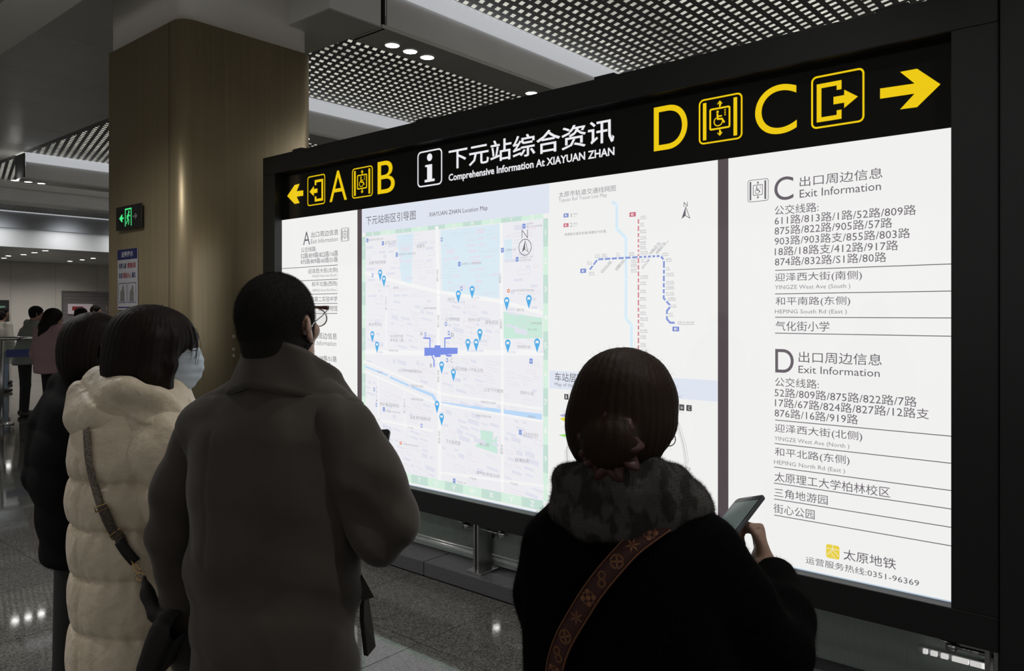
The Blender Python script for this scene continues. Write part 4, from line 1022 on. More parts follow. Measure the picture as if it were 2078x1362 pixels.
def stand(yaw, H=1.68, width=.17, x=0.0, y=0.0, spread=.09):
    R = rot(yaw); k = H / 1.68; P = lambda r, f, u: R @ np.array([r, f, 0]) + np.array([x, y, u * k])
    J = {'yaw': yaw, 'chest': P(0, 0, 1.24), 'pelvis': P(0, 0, .93), 'neck': P(0, -.01, 1.42)}
    for q, sg in (('L', -1), ('R', 1)):
        J['sh' + q] = P(sg * width, 0, 1.37); J['el' + q] = P(sg * (width + .06), -.02, 1.09); J['wr' + q] = P(sg * (width + .05), .06, .86)
        J['hip' + q] = P(sg * .08, 0, .88); J['kn' + q] = P(sg * spread, .01, .48); J['an' + q] = P(sg * (spread + .01), -.01, .085)
    return J
def trousers(S, J, r=.02, k=.03, top=None):
    S.ell(J['pelvis'], (.165, .12, .13), rot(J['yaw']), k)
    for q in 'LR':
        S.cone(J['hip' + q], J['kn' + q], .085 + r, .056 + r, k); S.cone(J['kn' + q], np.array(J['an' + q]) + [0, 0, .0], .056 + r, .045 + r, .02)
def shoe(J, q, m, parent, h=.009):
    a = np.array(J['an' + q], float); f = rot(J['yaw'])[:, 1]
    S = SDF(a + [-.2, -.2, -.09], a + [.2, .2, .08], h)
    S.cone(a - f * .03 + [0, 0, -.035], a + f * .16 + [0, 0, -.045], .045, .036, .03); S.cone(a, a + [0, 0, -.04], .045, .05, .03)
    sl = (slice(None),) * 3; x, y, z = S.grid(sl); S.F = np.maximum(S.F, -z + .001)
    return surf('shoe', S, m, parent, 1)[0]
def noise3(V, sc, seed=0):        # cheap smooth pseudo-noise
    r = np.random.RandomState(seed); o = np.zeros(len(V))
    for i in range(5):
        d = r.randn(3); d /= np.linalg.norm(d); o += np.sin(V @ d * sc * (1 + .5 * i) + r.rand() * 6.3) / (1 + .5 * i)
    return o / 2.5
def folds(V, dirs, seed=0):       # dirs: (direction, frequency, amplitude)
    o = np.zeros(len(V))
    for i, (d, fr, am) in enumerate(dirs):
        ph = noise3(V, fr * .25, seed + i) * 2.2
        s_ = np.sin(V @ np.array(d, float) * fr + ph); o += am * (np.abs(s_) ** .7 * np.sign(s_)) * (.5 + .5 * noise3(V, 5, seed + 10 + i))
    return o
# ------------------------------------------------------------------ man in the dark coat
def build_man():
    m = Person(565, 1.75, 'older man with cropped hair and glasses in a dark brown coat, back turned')
    r = m.root; p = m.p
    J = stand(24, 1.69, .18)
    J['shR'] = p(690, 880, 1.70); J['elR'] = p(800, 1078, 1.72); J['wrR'] = p(748, 955, 1.98)
    J['shL'] = p(418, 890, 1.82); J['elL'] = p(352, 1090, 1.86); J['wrL'] = p(384, 1350, 1.93)
    J['neck'] = p(572, 770, 1.76)
    hc = p(568, 662, 1.76); hc[2] = 1.570; R = rot(15, 13)
    S = SDF((-.42, -.35, 0), (.42, .45, 1.75), .008, (1.38, 1.74, .004))
    limbs(S, J); head(S, hc, R, .99, J['neck'])
    d = np.array(J['wrR']) - np.array(J['elR']); hand(S, J['wrR'], d * [.4, 1, 1] , (-.7, -.5, .5), .95, (30, 40, 30), side=-1)
    hand(S, J['wrL'], (0.02, .1, -1), (.8, .3, 0), .95, (18, 22, 15), side=-1)
    body, V, Fc = surf('body', S, M_SKIN, r, 1)
    # hair
    P = lambda a, b, c: hc + R @ (np.array([a, b, c]) * .99)
    S = SDF(hc - .16, hc + .16, .004)
    head(S, hc, R, .99, None, False); S.ell(P(0, -.012, .034), (.076, .095, .086), R, .005); S.ell(P(0, -.040, -.03), (.066, .062, .074), R, .02); S.F -= .0045
    x, y, z = S.grid((slice(None),) * 3); q = [(x - hc[0]) * R[0, i] + (y - hc[1]) * R[1, i] + (z - hc[2]) * R[2, i] for i in range(3)]
    hair_cut = np.maximum(q[1] - .060 - .25 * q[2], -(q[2] + .058 - .5 * np.maximum(q[1] + .01, 0)))
    S.F = np.maximum(S.F, hair_cut)
    S.ell(P(.088, -.008, -.004), (.026, .026, .036), R, .008, 's'); S.ell(P(-.088, -.008, -.004), (.026, .026, .036), R, .008, 's')
    o, HV, HF = surf('hair', S, M_GREYHAIR, r, 2)
    fuzz('hair_bristles', HV, HF, M_GREYHAIR, o, 40000, .004, .0005, seed=3, msk=lambda q_: q_[:, 2] > hc[2] - .03, jit=.35)
    # coat
    S = SDF((-.42, -.36, .70), (.42, .34, 1.50), .008)
    S.loft([(.70, -.015, .0, .215, .150), (.90, -.012, 0, .205, .145), (1.10, -.01, 0, .205, .14), (1.25, -.005, 0, .215, .135), (1.33, 0, 0, .205, .12), (1.385, .005, 0, .155, .10), (1.43, .01, 0, .10, .085), (1.47, .012, 0, .075, .07)], 24, .02)
    S.chain([p(620, 800, 1.74), p(690, 858, 1.71)], [.06, .066], .05); S.chain([p(510, 800, 1.78), p(412, 868, 1.83)], [.06, .070], .05)
    SL = SDF((-.42, -.36, .70), (.42, .40, 1.50), .007)
    SL.chain([p(692, 868, 1.70), p(735, 965, 1.69), p(774, 1062, 1.71)], [.074, .080, .078], .03)
    SL.chain([p(778, 1065, 1.71), p(775, 1030, 1.80), p(768, 965, 1.93)], [.076, .066, .052], .02)
    SL.chain([p(408, 896, 1.83), p(370, 985, 1.84), p(364, 1090, 1.86), p(378, 1200, 1.88), p(392, 1335, 1.92)], [.066, .069, .066, .060, .054], .022)
    def cd(V):
        o = folds(V, [((.9, .1, .28), 36, .011), ((.6, 0, -.5), 26, .012), ((0.2, .3, .9), 44, .005)], 4)
        # hanging folds of the back
        o += .008 * np.sin(V[:, 0] * 34 + 1.3 * np.sin(V[:, 2] * 6)) * np.clip((1.2 - V[:, 2]) * 3, 0, 1)
        sl = np.abs(V[:, 0]) > .2; o += np.where(sl, .006 * np.sin(V[:, 2] * 62 + V[:, 0] * 40 + 3 * noise3(V, 9, 8)) * np.clip(noise3(V, 8, 3) + .5, 0, 1), 0)
        for dx0 in (-.13, .17): o -= .004 * np.exp(-((V[:, 0] - dx0 - .05 * (1.3 - V[:, 2])) / .004) ** 2) * (V[:, 1] < .05) * (V[:, 2] < 1.34) * (V[:, 2] > 1.05)
        # yoke seam below the collar
        return o - .0035 * np.exp(-((V[:, 2] - 1.432 + .5 * (V[:, 0] - .01) ** 2) / .004) ** 2) * (V[:, 1] < .03)
    M_COAT = mat('dark_brown_woven_coat', (.048, .038, .031), rough=.85, sheen=.15, bump=(420, 2, .25, .001, (1, 1, 1)), noise=(5, 3, .12, (1, 1, 1)))
    coat, CV, CF = surf('coat', S, M_COAT, r, 2, cd)
    def cs(V):
        o = folds(V, [((.9, .1, .30), 40, .010), ((.5, 0, -.6), 30, .008)], 14)
        o += .007 * np.sin(V[:, 2] * 70 + V[:, 0] * 55 + 3 * noise3(V, 10, 8)) * np.clip(noise3(V, 9, 3) + .4, 0, 1) * np.clip((1.3 - V[:, 2]) * 5, 0, 1)
        return o
    V_, F_ = SL.nets(); V_ = relax(V_, F_, 2); V_ = V_ + normals(V_, F_) * cs(V_)[:, None]; V_ = relax(V_, F_, 1, .3)
    for nm, side in (('sleeve', V_[:, 0] > 0), ('sleeve', V_[:, 0] <= 0)):
        fm = side[F_].all(1); ids = np.unique(F_[fm]); mp = np.full(len(V_), -1); mp[ids] = np.arange(len(ids)); mesh_obj(nm, V_[ids], mp[F_[fm]], M_COAT, r, True)
    # standing collar: a curved sheet round the neck, open at the front
    V = []; Fc = []; nu, nv = 44, 9; Rn = rot(28); c0 = p(576, 760, 1.76)
    for i in range(nu):
        th = math.radians(-142 + 284 * i / (nu - 1)); ab = abs(math.degrees(th)) / 142
        for j in range(nv):
            v = j / (nv - 1)
            rr = (.083 + .018 * ab + (.045 * max(0, ab - .6) / .4) * (1 - .3 * v)) + .034 * (1 - v) ** 1.3 + .004 * math.sin(5 * th + 3 * v)
            zt = 1.538 - .105 * ab ** 2.6; zb = 1.440 - .055 * ab
            x_, y_ = math.sin(th) * rr * 1.02, -math.cos(th) * rr * .92
            q = Rn @ np.array([x_, y_, 0]); V.append((c0[0] + q[0], c0[1] + q[1], zb + (zt - zb) * v + .004 * math.sin(3 * th)))
    for i in range(nu - 1):
        for j in range(nv - 1): Fc.append((i * nv + j, (i + 1) * nv + j, (i + 1) * nv + j + 1, i * nv + j + 1))
    o = mesh_obj('collar', V, Fc, M_COAT, r, True); sd = o.modifiers.new('thick', 'SOLIDIFY'); sd.thickness = .010; sd.offset = 0
    # pocket flap and hem corner on the right side
    M_DK = mat('dark_coat_lining', (.03, .026, .025), rough=.8)
    a = p(733, 1165, 1.72); b = p(756, 1207, 1.74); c = p(733, 1214, 1.73)
    V = [a, b, c, p(728, 1190, 1.72)]; o = mesh_obj('pocket_flap', V, [(0, 1, 2, 3)], M_DK, r); sd = o.modifiers.new('t', 'SOLIDIFY'); sd.thickness = .012
    V = [p(730, 1200, 1.76), p(740, 1210, 1.78), p(754, 1310, 1.8), p(738, 1330, 1.78), p(730, 1260, 1.76)]; o = mesh_obj('coat_front_edge', V, [(0, 1, 2, 3, 4)], M_DK, r); sd = o.modifiers.new('t', 'SOLIDIFY'); sd.thickness = .012
    S = SDF((-.3, -.25, .02), (.3, .25, .98), .012); trousers(S, J, .012); surf('trousers', S, M_TROU, r, 1)
    for q in 'LR': shoe(J, q, M_SHOE, r)
    # glasses
    M_GL = mat('dark_red_glasses_frame', (.10, .035, .03), rough=.3); M_WIRE = mat('silver_wire', (.6, .6, .6), rough=.2, metal=1)
    M_LENS = mat('clear_lens', (.9, .95, 1), rough=.02, alpha=.15)
    g_ = empty('glasses', tuple(hc)); g_.parent = r; g_.scale = (.99,) * 3
    for sg in (-1, 1):
        P_ = [R @ np.array([sg * .036 + .030 * math.cos(t), .112 - .012 * abs((sg * .036 + .03 * math.cos(t)) / .07), -.004 + .023 * math.sin(t)]) for t in np.linspace(0, 2 * PI, 25)]
        MB().tube(P_, .0016, 6).build('rim', M_WIRE, g_, True)
        top = [R @ np.array([sg * (.008 + .064 * k / 6), .114 - .012 * k / 6, .020]) for k in range(7)]
        MB().tube(top, [.0025, .003, .0032, .0034, .0038, .0048, .0052], 6).build('brow_bar', M_GL, g_, True)
        MB().add([R @ np.array([sg * .036 + .029 * math.cos(t), .111, -.004 + .022 * math.sin(t)]) for t in np.linspace(0, 2 * PI, 20, endpoint=False)], [tuple(range(20))]).build('lens', M_LENS, g_)
        MB().tube([R @ np.array(q) for q in ((sg * .072, .100, .016), (sg * .078, .06, .010), (sg * .0845, .005, .006), (sg * .088, -.02, -.004))], .0015, 6).build('temple_arm', M_WIRE, g_, True)
    MB().tube([R @ np.array(q) for q in ((-.008, .116, .012), (0, .118, .015), (.008, .116, .012))], .0015, 6).build('bridge', M_WIRE, g_, True)
    # earphone stud behind the ear
    # phone held in the right hand
    ph = phone(m, p(759, 926, 2.05), np.array([.93, -.3, .1]), np.array([.12, .5, .86]), .072, .150, 'dark smartphone held up by the man in the brown coat', 'phone')
    return m
def phone(m, c, u, v, w_, h, label, name='smartphone', screen=(.10, .13, .12)):
    u = u / np.linalg.norm(u); v = v - u * (u @ v); v /= np.linalg.norm(v); n = np.cross(u, v)
    M = Matrix(((u[0], v[0], n[0]), (u[1], v[1], n[1]), (u[2], v[2], n[2])))
    rc = Matrix.Rotation(math.radians(40.54), 3, 'Z')
    e = empty(name); e.rotation_mode = 'QUATERNION'; e.rotation_quaternion = (rc @ M).to_quaternion()
    wl_ = rc @ Vector(tuple(c)) + m.root.location; e.location = wl_; tag(e, label, 'phone')
    V, Fc = round_prism(w_ / 2, h / 2, .010, -.0045, .0035, 6); o = mesh_obj('case', V, Fc, mat('dark_blue_phone_case', (.03, .035, .045), rough=.4), e)
    bz = o.modifiers.new('b', 'BEVEL'); bz.width = .0015; bz.limit_method = 'ANGLE'; bz.segments = 2
    V, Fc = round_prism(w_ / 2 - .0025, h / 2 - .0025, .008, .0035, .0040, 6); mesh_obj('front_glass', V, Fc, mat('phone_front_glass', (.02, .022, .024), rough=.06), e)
    box_obj('screen', -w_ / 2 + .006, w_ / 2 - .006, -h / 2 + .008, h / 2 - .022, .0040, .0044, mat('dim_phone_screen', (.02, .02, .02), rough=.06, emit=screen, estr=.7), e)
    box_obj('earpiece', -.010, .010, h / 2 - .009, h / 2 - .0075, .0040, .0045, M_CHROME, e)
    return e
man = build_man()

# ------------------------------------------------------------------ woman in the dark fluffy sweater
def build_fluffy():
    m = Person(1275, 1.40, 'woman in a fluffy black top and spotted grey scarf, hair pinned in a bun')
    r = m.root; p = m.p
    J = stand(28, 1.56, .165)
    J['neck'] = p(1262, 985, 1.40)
    J['shR'] = p(1420, 1130, 1.34); J['elR'] = p(1600, 1330, 1.40); J['wrR'] = p(1548, 1140, 1.66)
    J['shL'] = p(1130, 1105, 1.46); J['elL'] = p(1110, 1270, 1.52); J['wrL'] = p(1200, 1300, 1.66)
    hc = p(1268, 850, 1.40); hc[2] = 1.413; R = rot(32, -8)
    S = SDF((-.34, -.3, 0), (.46, .42, 1.60), .007, (1.28, 1.58, .0045))
    limbs(S, J); head(S, hc, R, .97, J['neck'])
    d = p(1538, 1075, 1.69) - p(1548, 1140, 1.66)
    hand(S, J['wrR'], d, (-1, .15, .1), .84, (72, 68, 40), side=1, thumb=24)
    hand(S, J['wrL'], (.7, .6, .1), (0, -.3, .9), .88, (30, 30, 20), side=1)
    body, V, Fc = surf('body', S, M_SKIN, r, 1)
    # hair: full cap, side locks and a low bun
    P = lambda a, b, c: hc + R @ np.array([a, b, c])
    S = SDF(hc - .20, hc + .20, .004)
    S.ell(P(.003, -.012, .020), (.094, .108, .104), R, .0)
    S.ell(P(0, -.03, -.025), (.092, .088, .085), R, .03)
    S.ell(P(-.062, .0, -.03), (.033, .06, .075), R, .02); S.ell(P(.060, -.01, .0), (.032, .045, .06), R, .02)
    S.cone(P(.0, .06, .122), P(0, -.05, .137), .006, .004, .012, 's')      # parting
    S.ell(P(0.02, .085, -.045), (.078, .06, .095), R, .012, 's')           # face opening
    S.ell(P(.078, .055, -.075), (.040, .07, .055), R, .02, 's')
    S.ell(P(.022, -.108, -.045), (.052, .036, .048), R, .008)            # bun
    def hd(V):
        q = (V - hc) @ R; az = np.arctan2(q[:, 0], -q[:, 1])
        return .0008 * np.sin(az * 46 + 3 * noise3(V, 20, 3)) + .0018 * noise3(V, 45, 5)
    o, HV, HF = surf('hair', S, M_HAIRB, r, 2, hd)
    rs = np.random.RandomState(5); mb = MB()
    tag(fuzz('flyaway_hair', HV, HF, M_HAIRB, o, 1500, .012, .0003, down=.2, seed=6, jit=1.6), kind='stuff')
    for k in range(9):           # long wisps in front of the right ear and at the left nape
        if k < 4: a0 = p(1374 + rs.uniform(-3, 3), 835 + rs.uniform(-12, 20), 1.44); q = [(1378, 870), (1388, 905), (1393, 935), (1387, 965), (1380 + rs.uniform(-8, 5), 990 + rs.uniform(-25, 5))]
        else: a0 = p(1154, 900 + rs.uniform(-30, 10), 1.40); q = [(1150, 915), (1151, 935), (1156, 950), (1158 + rs.uniform(-4, 4), 965 + rs.uniform(-5, 8))]
        j = rs.uniform(-4, 5); pts = [a0] + [p(x_ + j, y_ + rs.uniform(-3, 3), 1.44) for x_, y_ in q]; mb.tube(pts, .0002, 3)
    tag(mb.build('loose_strands', M_HAIRB, o), kind='stuff')
    # ruffled dark red scrunchie
    V = []; Fc = []; nu, nv = 72, 10; c0 = P(.022, -.100, -.052)
    for i in range(nu):
        t = 2 * PI * i / nu; rr = .043 + .006 * math.sin(9 * t)
        for j in range(nv):
            a = 2 * PI * j / nv; w_ = .013 + .004 * math.sin(11 * t + 2)
            V.append(c0 + R @ np.array([(rr + w_ * math.cos(a)) * math.cos(t), -.006 + w_ * math.sin(a) + .004 * math.sin(14 * t), (rr + w_ * math.cos(a)) * math.sin(t)]))
    for i in range(nu):
        for j in range(nv): Fc.append((i * nv + j, ((i + 1) % nu) * nv + j, ((i + 1) % nu) * nv + (j + 1) % nv, i * nv + (j + 1) % nv))
    tag(mesh_obj('hair_scrunchie', V, Fc, mat('dark_red_satin', (.05, .014, .014), rough=.55), r, True), 'dark red ruffled hair tie')
    # sweater
    S = SDF((-.36, -.32, .62), (.46, .40, 1.34), .008)
    S.loft([(.62, .02, .0, .20, .155), (.85, .015, 0, .205, .16), (1.02, .01, 0, .205, .16), (1.12, .0, 0, .20, .145), (1.19, .0, 0, .185, .125), (1.24, -.005, 0, .14, .10), (1.30, -.01, 0, .08, .08)], 28, .02)
    S.chain([p(1345, 1055, 1.38), p(1425, 1118, 1.34)], [.045, .056], .05); S.chain([p(1200, 1045, 1.42), p(1140, 1110, 1.46)], [.045, .055], .05)
    S.chain([p(1425, 1124, 1.33), p(1488, 1222, 1.33), p(1558, 1325, 1.37)], [.062, .068, .070], .03)
    S.chain([p(1572, 1320, 1.38), p(1584, 1255, 1.47), p(1572, 1175, 1.60)], [.068, .060, .045], .02)
    S.chain([p(1130, 1112, 1.46), p(1112, 1200, 1.48), p(1125, 1290, 1.52)], [.058, .058, .052], .03); S.chain([p(1125, 1290, 1.52), p(1190, 1305, 1.64)], [.05, .045], .02)
    M_FUR = mat('black_mohair', (.002, .002, .002), rough=1, spec=.05); M_FURF = mat('black_mohair_fibres', (.008, .007, .006), rough=.8, spec=.15)
    o, CV, CF = surf('sweater', S, M_FUR, r, 2, lambda V: folds(V, [((.5, .2, .8), 30, .003), ((.9, 0, .3), 22, .003)], 9))
    fuzz('sweater_fibres', CV, CF, M_FURF, o, 90000, .007, .0003, seed=11, jit=.6)
    bv = bvh_of(CV, CF)
    # scarf, thick and draped over the shoulders
    S = SDF((-.24, -.26, 1.10), (.26, .22, 1.40), .006)
    N_ = 14
    ring = [(1158, 1020, 1.40, .036), (1172, 985, 1.38, .04), (1215, 978, 1.33, .042), (1262, 985, 1.315, .042), (1315, 985, 1.315, .042), (1362, 992, 1.35, .042), (1390, 1015, 1.40, .038), (1370, 1015, 1.48, .04), (1290, 1000, 1.52, .04), (1200, 1000, 1.49, .04), (1158, 1020, 1.40, .036)]
    for i in range(len(ring) - 1): S.cone(p(*ring[i][:3]), p(*ring[i + 1][:3]), ring[i][3], ring[i + 1][3], .02)
    low = [(1160, 1030, 1.38, .035), (1205, 1048, 1.33, .036), (1265, 1056, 1.31, .036), (1330, 1050, 1.315, .036), (1392, 1036, 1.345, .032), (1418, 1040, 1.37, .022)]
    for i in range(len(low) - 1): S.cone(p(*low[i][:3]), p(*low[i + 1][:3]), low[i][3], low[i + 1][3], .025)
    M_SC = leopard('spotted_grey_plush')
    o, SV, SF = surf('scarf', S, M_SC, r, 2, lambda V: folds(V, [((1, .2, .2), 70, .004), ((.3, .2, 1), 60, .003)], 21))
    fuzz('scarf_pile', SV, SF, M_SC, o, 60000, .0055, .00035, seed=12, jit=.6)
    # woven strap across the back with embroidery
    M_ST = mat('dark_maroon_strap', (.045, .012, .010), rough=.8); M_EM = mat('rust_orange_thread', (.19, .075, .03), rough=.7)
    pts = [(1345, 1062), (1318, 1082), (1285, 1108), (1255, 1140), (1225, 1175), (1198, 1212), (1175, 1250), (1152, 1290), (1138, 1325), (1130, 1360), (1128, 1395)]
    pp = []
    for i in range(len(pts) - 1):
        for t in (0, .25, .5, .75): pp.append((pts[i][0] + (pts[i + 1][0] - pts[i][0]) * t, pts[i][1] + (pts[i + 1][1] - pts[i][1]) * t))
    st_, SP, SN = m.ribbon('bag_strap', bv, pp, .036, M_ST, .006, .003)
    tag(st_, 'dark maroon woven bag strap with rust embroidery')
    def on_strap(i, a, b):        # a across, b along, metres
        P0 = SP[i]; t = (SP[min(i + 1, len(SP) - 1)] - SP[max(i - 1, 0)]).normalized(); sd = t.cross(SN[i]).normalized(); n = sd.cross(t).normalized()
        if n.dot(SN[i]) < 0: n = -n
        return P0 + sd * a + t * b + n * .0098
    for sg in (-1, 1):
        E = [on_strap(i, sg * .0165, 0) for i in range(len(SP))]; MB().tube(E, .0012, 4).build('edge_stitching', M_EM, st_, True)
    for n_, i in enumerate(range(4, len(SP) - 2, 4)):
        kd = n_ % 4; polys = []
        if kd == 0: polys = [circ(x_ * .007, y_ * .007, .0045, 8) for x_ in (-1, 0, 1) for y_ in (-1, 0, 1) if (x_ + y_) % 2 == 0] + stroke([(-.012, 0), (0, .012), (.012, 0), (0, -.012)], .0015, True)
        elif kd == 1: polys = [[(0, 0), (math.cos(a + .3) * .006, math.sin(a + .3) * .006), (math.cos(a) * .014, math.sin(a) * .014), (math.cos(a - .3) * .006, math.sin(a - .3) * .006)] for a in np.linspace(0, 2 * PI, 6, endpoint=False)]
        elif kd == 2: polys = stroke(circ(0, 0, .011, 14), .003, True) + stroke([(-.008, -.008), (.008, .008)], .003) + stroke([(-.008, .008), (.008, -.008)], .003)
        else: polys = stroke(circ(-.004, .005, .006, 10), .003, True) + stroke(circ(.004, -.005, .006, 10), .003, True)
        V = []; Fc = []
        for P_ in polys:
            k0 = len(V); V += [on_strap(i, a, b) for a, b in P_]; Fc.append(tuple(range(k0, len(V))))
        mesh_obj('embroidered_motif', V, Fc, M_EM, st_)
    S = SDF((-.3, -.25, .02), (.3, .25, .80), .012); trousers(S, J, .012); surf('trousers', S, M_TROU, r, 1)
    for q in 'LR': shoe(J, q, M_SHOE, r)
    MB().tube([P(.088 + .012 * math.cos(t), -.006, -.035 + .012 * math.sin(t)) for t in np.linspace(0, 2 * PI, 17)], .0010, 5).build('hoop_earring', M_CHROME, r, True)
    c = p(1500, 1060, 1.655)
    v = p(1550, 1008, 1.675) - p(1505, 1072, 1.59); u = p(1550, 1008, 1.675) - p(1489, 1017, 1.735)
    phone(m, p(1521, 1012, 1.705) - v / np.linalg.norm(v) * .072, u, v, .076, .150, 'smartphone in the raised hand of the woman in the fluffy black top', 'smartphone')
    return m
def leopard(name):
    m = mat(name, (.12, .115, .11), rough=.9)
    nt = m.node_tree; b = nt.nodes['Principled BSDF']; tc = nt.nodes.new('ShaderNodeTexCoord')
    n = nt.nodes.new('ShaderNodeTexNoise'); n.inputs['Scale'].default_value = 34; n.inputs['Detail'].default_value = 2
    mp = nt.nodes.new('ShaderNodeMapping'); mp.inputs['Scale'].default_value = (1.2, 1, .7)
    r = nt.nodes.new('ShaderNodeValToRGB'); e = r.color_ramp.elements
    e[0].position = .44; e[0].color = (.014, .013, .012, 1); e[1].position = .56; e[1].color = (.056, .053, .049, 1)
    nt.links.new(tc.outputs['Object'], mp.inputs[0]); nt.links.new(mp.outputs[0], n.inputs['Vector']); nt.links.new(n.outputs['Fac'], r.inputs[0]); nt.links.new(r.outputs[0], b.inputs['Base Color'])
    return m
build_fluffy()

# ------------------------------------------------------------------ woman in the cream puffer coat
def build_cream():
    m = Person(285, 2.14, 'woman in a long cream quilted puffer coat and a pale blue face mask')
    r = m.root; p = lambda a, b, c: m.p(a, b, c + .16)
    yb = 52; J = stand(yb, 1.62, .16)
    J['neck'] = p(300, 800, 1.97)
    J['shR'] = p(338, 915, 1.89); J['elR'] = p(362, 1060, 1.86); J['wrR'] = p(420, 985, 2.02)
    J['shL'] = p(262, 880, 2.12); J['elL'] = p(270, 1060, 2.16); J['wrL'] = p(350, 1000, 2.25)
    hc = p(306, 722, 1.97); hc[2] = 1.497; R = rot(62, -7)
    S = SDF((-.34, -.35, 0), (.42, .45, 1.66), .008, (1.34, 1.64, .0045))
    limbs(S, J); head(S, hc, R, 1.0, J['neck'])
    hand(S, J['wrR'], (.7, .5, .4), (-.3, .2, .9), .85, (35, 40, 30)); hand(S, J['wrL'], (.8, .2, .4), (0, -.3, .9), .85, (35, 40, 30))
    surf('body', S, M_SKIN, r, 1)
    P = lambda a, b, c: hc + R @ (np.array([a, b, c]) * 1.04)
    S = SDF(hc - .26, hc + .22, .0045)
    S.ell(P(0, -.012, .025), (.088, .108, .098), R, 0)
    S.ell(P(0, -.035, -.04), (.092, .085, .105), R, .03)
    S.chain([P(.070, .045, .035), P(.086, .046, -.03), P(.084, .040, -.09), P(.082, .040, -.135), P(.085, .045, -.165)], [.018, .016, .017, .012, .003], .015)
    S.chain([P(.078, .0, .03), P(.090, -.0, -.06), P(.088, .0, -.12)], [.028, .028, .015], .015)
    S.chain([P(-.070, .045, .035), P(-.082, .040, -.05), P(-.080, .035, -.13)], [.018, .018, .01], .015)
    S.ell(P(0, .028, .030), (.082, .086, .082), R, .03); S.cone(P(.03, .092, .045), P(.05, .090, .004), .014, .006, .012); S.cone(P(-.01, .104, .045), P(.012, .106, .010), .012, .006, .012)
    S.ell(P(0.0, .095, -.062), (.070, .050, .062), R, .01, 's')
    def hd(V):
        q = (V - hc) @ R; az = np.arctan2(q[:, 0], -q[:, 1]); return .0010 * np.sin(az * 44 + 2.5 * noise3(V, 18, 3)) + .0015 * noise3(V, 40, 6)
    o, HV, HF = surf('hair', S, M_HAIR, r, 2, hd)
    rs = np.random.RandomState(8); mb = MB()
    for k in range(34):
        f0 = rs.uniform(.05, .10); a0 = P(.03 + rs.uniform(-.05, .05), f0, .085 - .3 * (f0 - .05)); L = rs.uniform(.5, 1)
        pts = [a0 + R @ np.array([.012 * t, .018 * math.sin(t * 2), -.11 * t * L]) for t in np.linspace(0, 1, 6)]; mb.tube(pts, .0006, 3)
    for k in range(40):
        a0 = P(.088 + rs.uniform(-.006, .006), .045 + rs.uniform(-.03, .01), -.06); mb.tube([a0, a0 + R @ np.array([.002, .004, -.06]), a0 + R @ np.array([.0, rs.uniform(.0, .02), -.11 - rs.uniform(0, .02)])], .0006, 3)
    tag(mb.build('loose_strands', M_HAIR, o), kind='stuff')
    # pleated mask: sheet wrapped round nose and chin
    M_MASK = mat('pale_blue_mask', (.86, .93, .98), rough=.75)
    nt = M_MASK.node_tree; tr = nt.nodes.new('ShaderNodeBsdfTranslucent'); tr.inputs[0].default_value = (.85, .93, 1, 1); mxs = nt.nodes.new('ShaderNodeMixShader'); mxs.inputs[0].default_value = .5
    nt.links.new(nt.nodes['Principled BSDF'].outputs[0], mxs.inputs[1]); nt.links.new(tr.outputs[0], mxs.inputs[2]); nt.links.new(mxs.outputs[0], nt.nodes['Material Output'].inputs[0])
    V = []; Fc = []; nu, nv = 25, 25
    for i in range(nu):
        a = math.radians(-74 + 148 * i / (nu - 1))
        for j in range(nv):
            v = j / (nv - 1); ab = abs(a) / 1.29; u = .020 - .136 * v; u = u * (1 - .22 * ab ** 3) - .012 * ab ** 2
            f = .140 - .13 * (v - .40) ** 2; wv = .072 - .012 * v
            pl_ = .0024 * math.sin(v * 34 + .6 * math.sin(3 * a)) * (.5 + ab) + .003 * ab * math.sin(9 * a + 12 * v)
            rr = (f - .012) + pl_
            V.append(P(wv * math.sin(a) / math.sin(1.29), .012 + (rr) * (math.cos(a) ** .62) * .98 - .018 * ab ** 2, u))
    for i in range(nu - 1):
        for j in range(nv - 1): Fc.append((i * nv + j, (i + 1) * nv + j, (i + 1) * nv + j + 1, i * nv + j + 1))
    o = mesh_obj('face_mask', V, Fc, M_MASK, r, True); sd = o.modifiers.new('t', 'SOLIDIFY'); sd.thickness = .002
    tag(o, 'pale blue pleated face mask')
    M_EL = mat('white_elastic', (.7, .7, .7), rough=.7)
    for u0, u1 in ((.004, .02), (-.085, -.03)): MB().tube([P(.072, .042, u0), P(.086, .01, (u0 + u1) / 2), P(.092, -.018, u1)], .0013, 5).build('ear_loop', M_EL, o, True)
    M_GF = mat('thin_dark_metal', (.05, .04, .04), rough=.3, metal=.8)
    g_ = empty('glasses', tuple(hc)); g_.parent = r
    for sg in (-1, 1):
        MB().tube([R @ np.array([sg * .035 + .027 * math.cos(t), .112, .008 + .022 * math.sin(t)]) for t in np.linspace(0, 2 * PI, 21)], .0011, 5).build('rim', M_GF, g_, True)
        MB().tube([R @ np.array(q) for q in ((sg * .062, .108, .012), (sg * .080, .05, .010), (sg * .086, -.005, .006))], .0012, 5).build('temple_arm', M_GF, g_, True)
    # coat
    M_CR = mat('cream_quilted_nylon', (.66, .56, .425), rough=.5, sheen=.2, bump=(20, 4, .65, .016, (1, 1, 1)))
    S = SDF((-.40, -.40, .42), (.42, .40, 1.46), .0065)
    S.loft([(.42, .03, 0, .205, .19), (.60, .03, 0, .205, .195), (.85, .022, 0, .20, .186), (1.05, .015, 0, .20, .184), (1.20, .0, 0, .20, .172), (1.29, .0, 0, .178, .15), (1.35, .005, 0, .13, .12), (1.41, .01, 0, .10, .10)], yb, .02)
    S.chain([p(305, 845, 1.90), p(335, 890, 1.88)], [.07, .07], .03)
    SL = SDF((-.40, -.40, .60), (.45, .45, 1.46), .007)
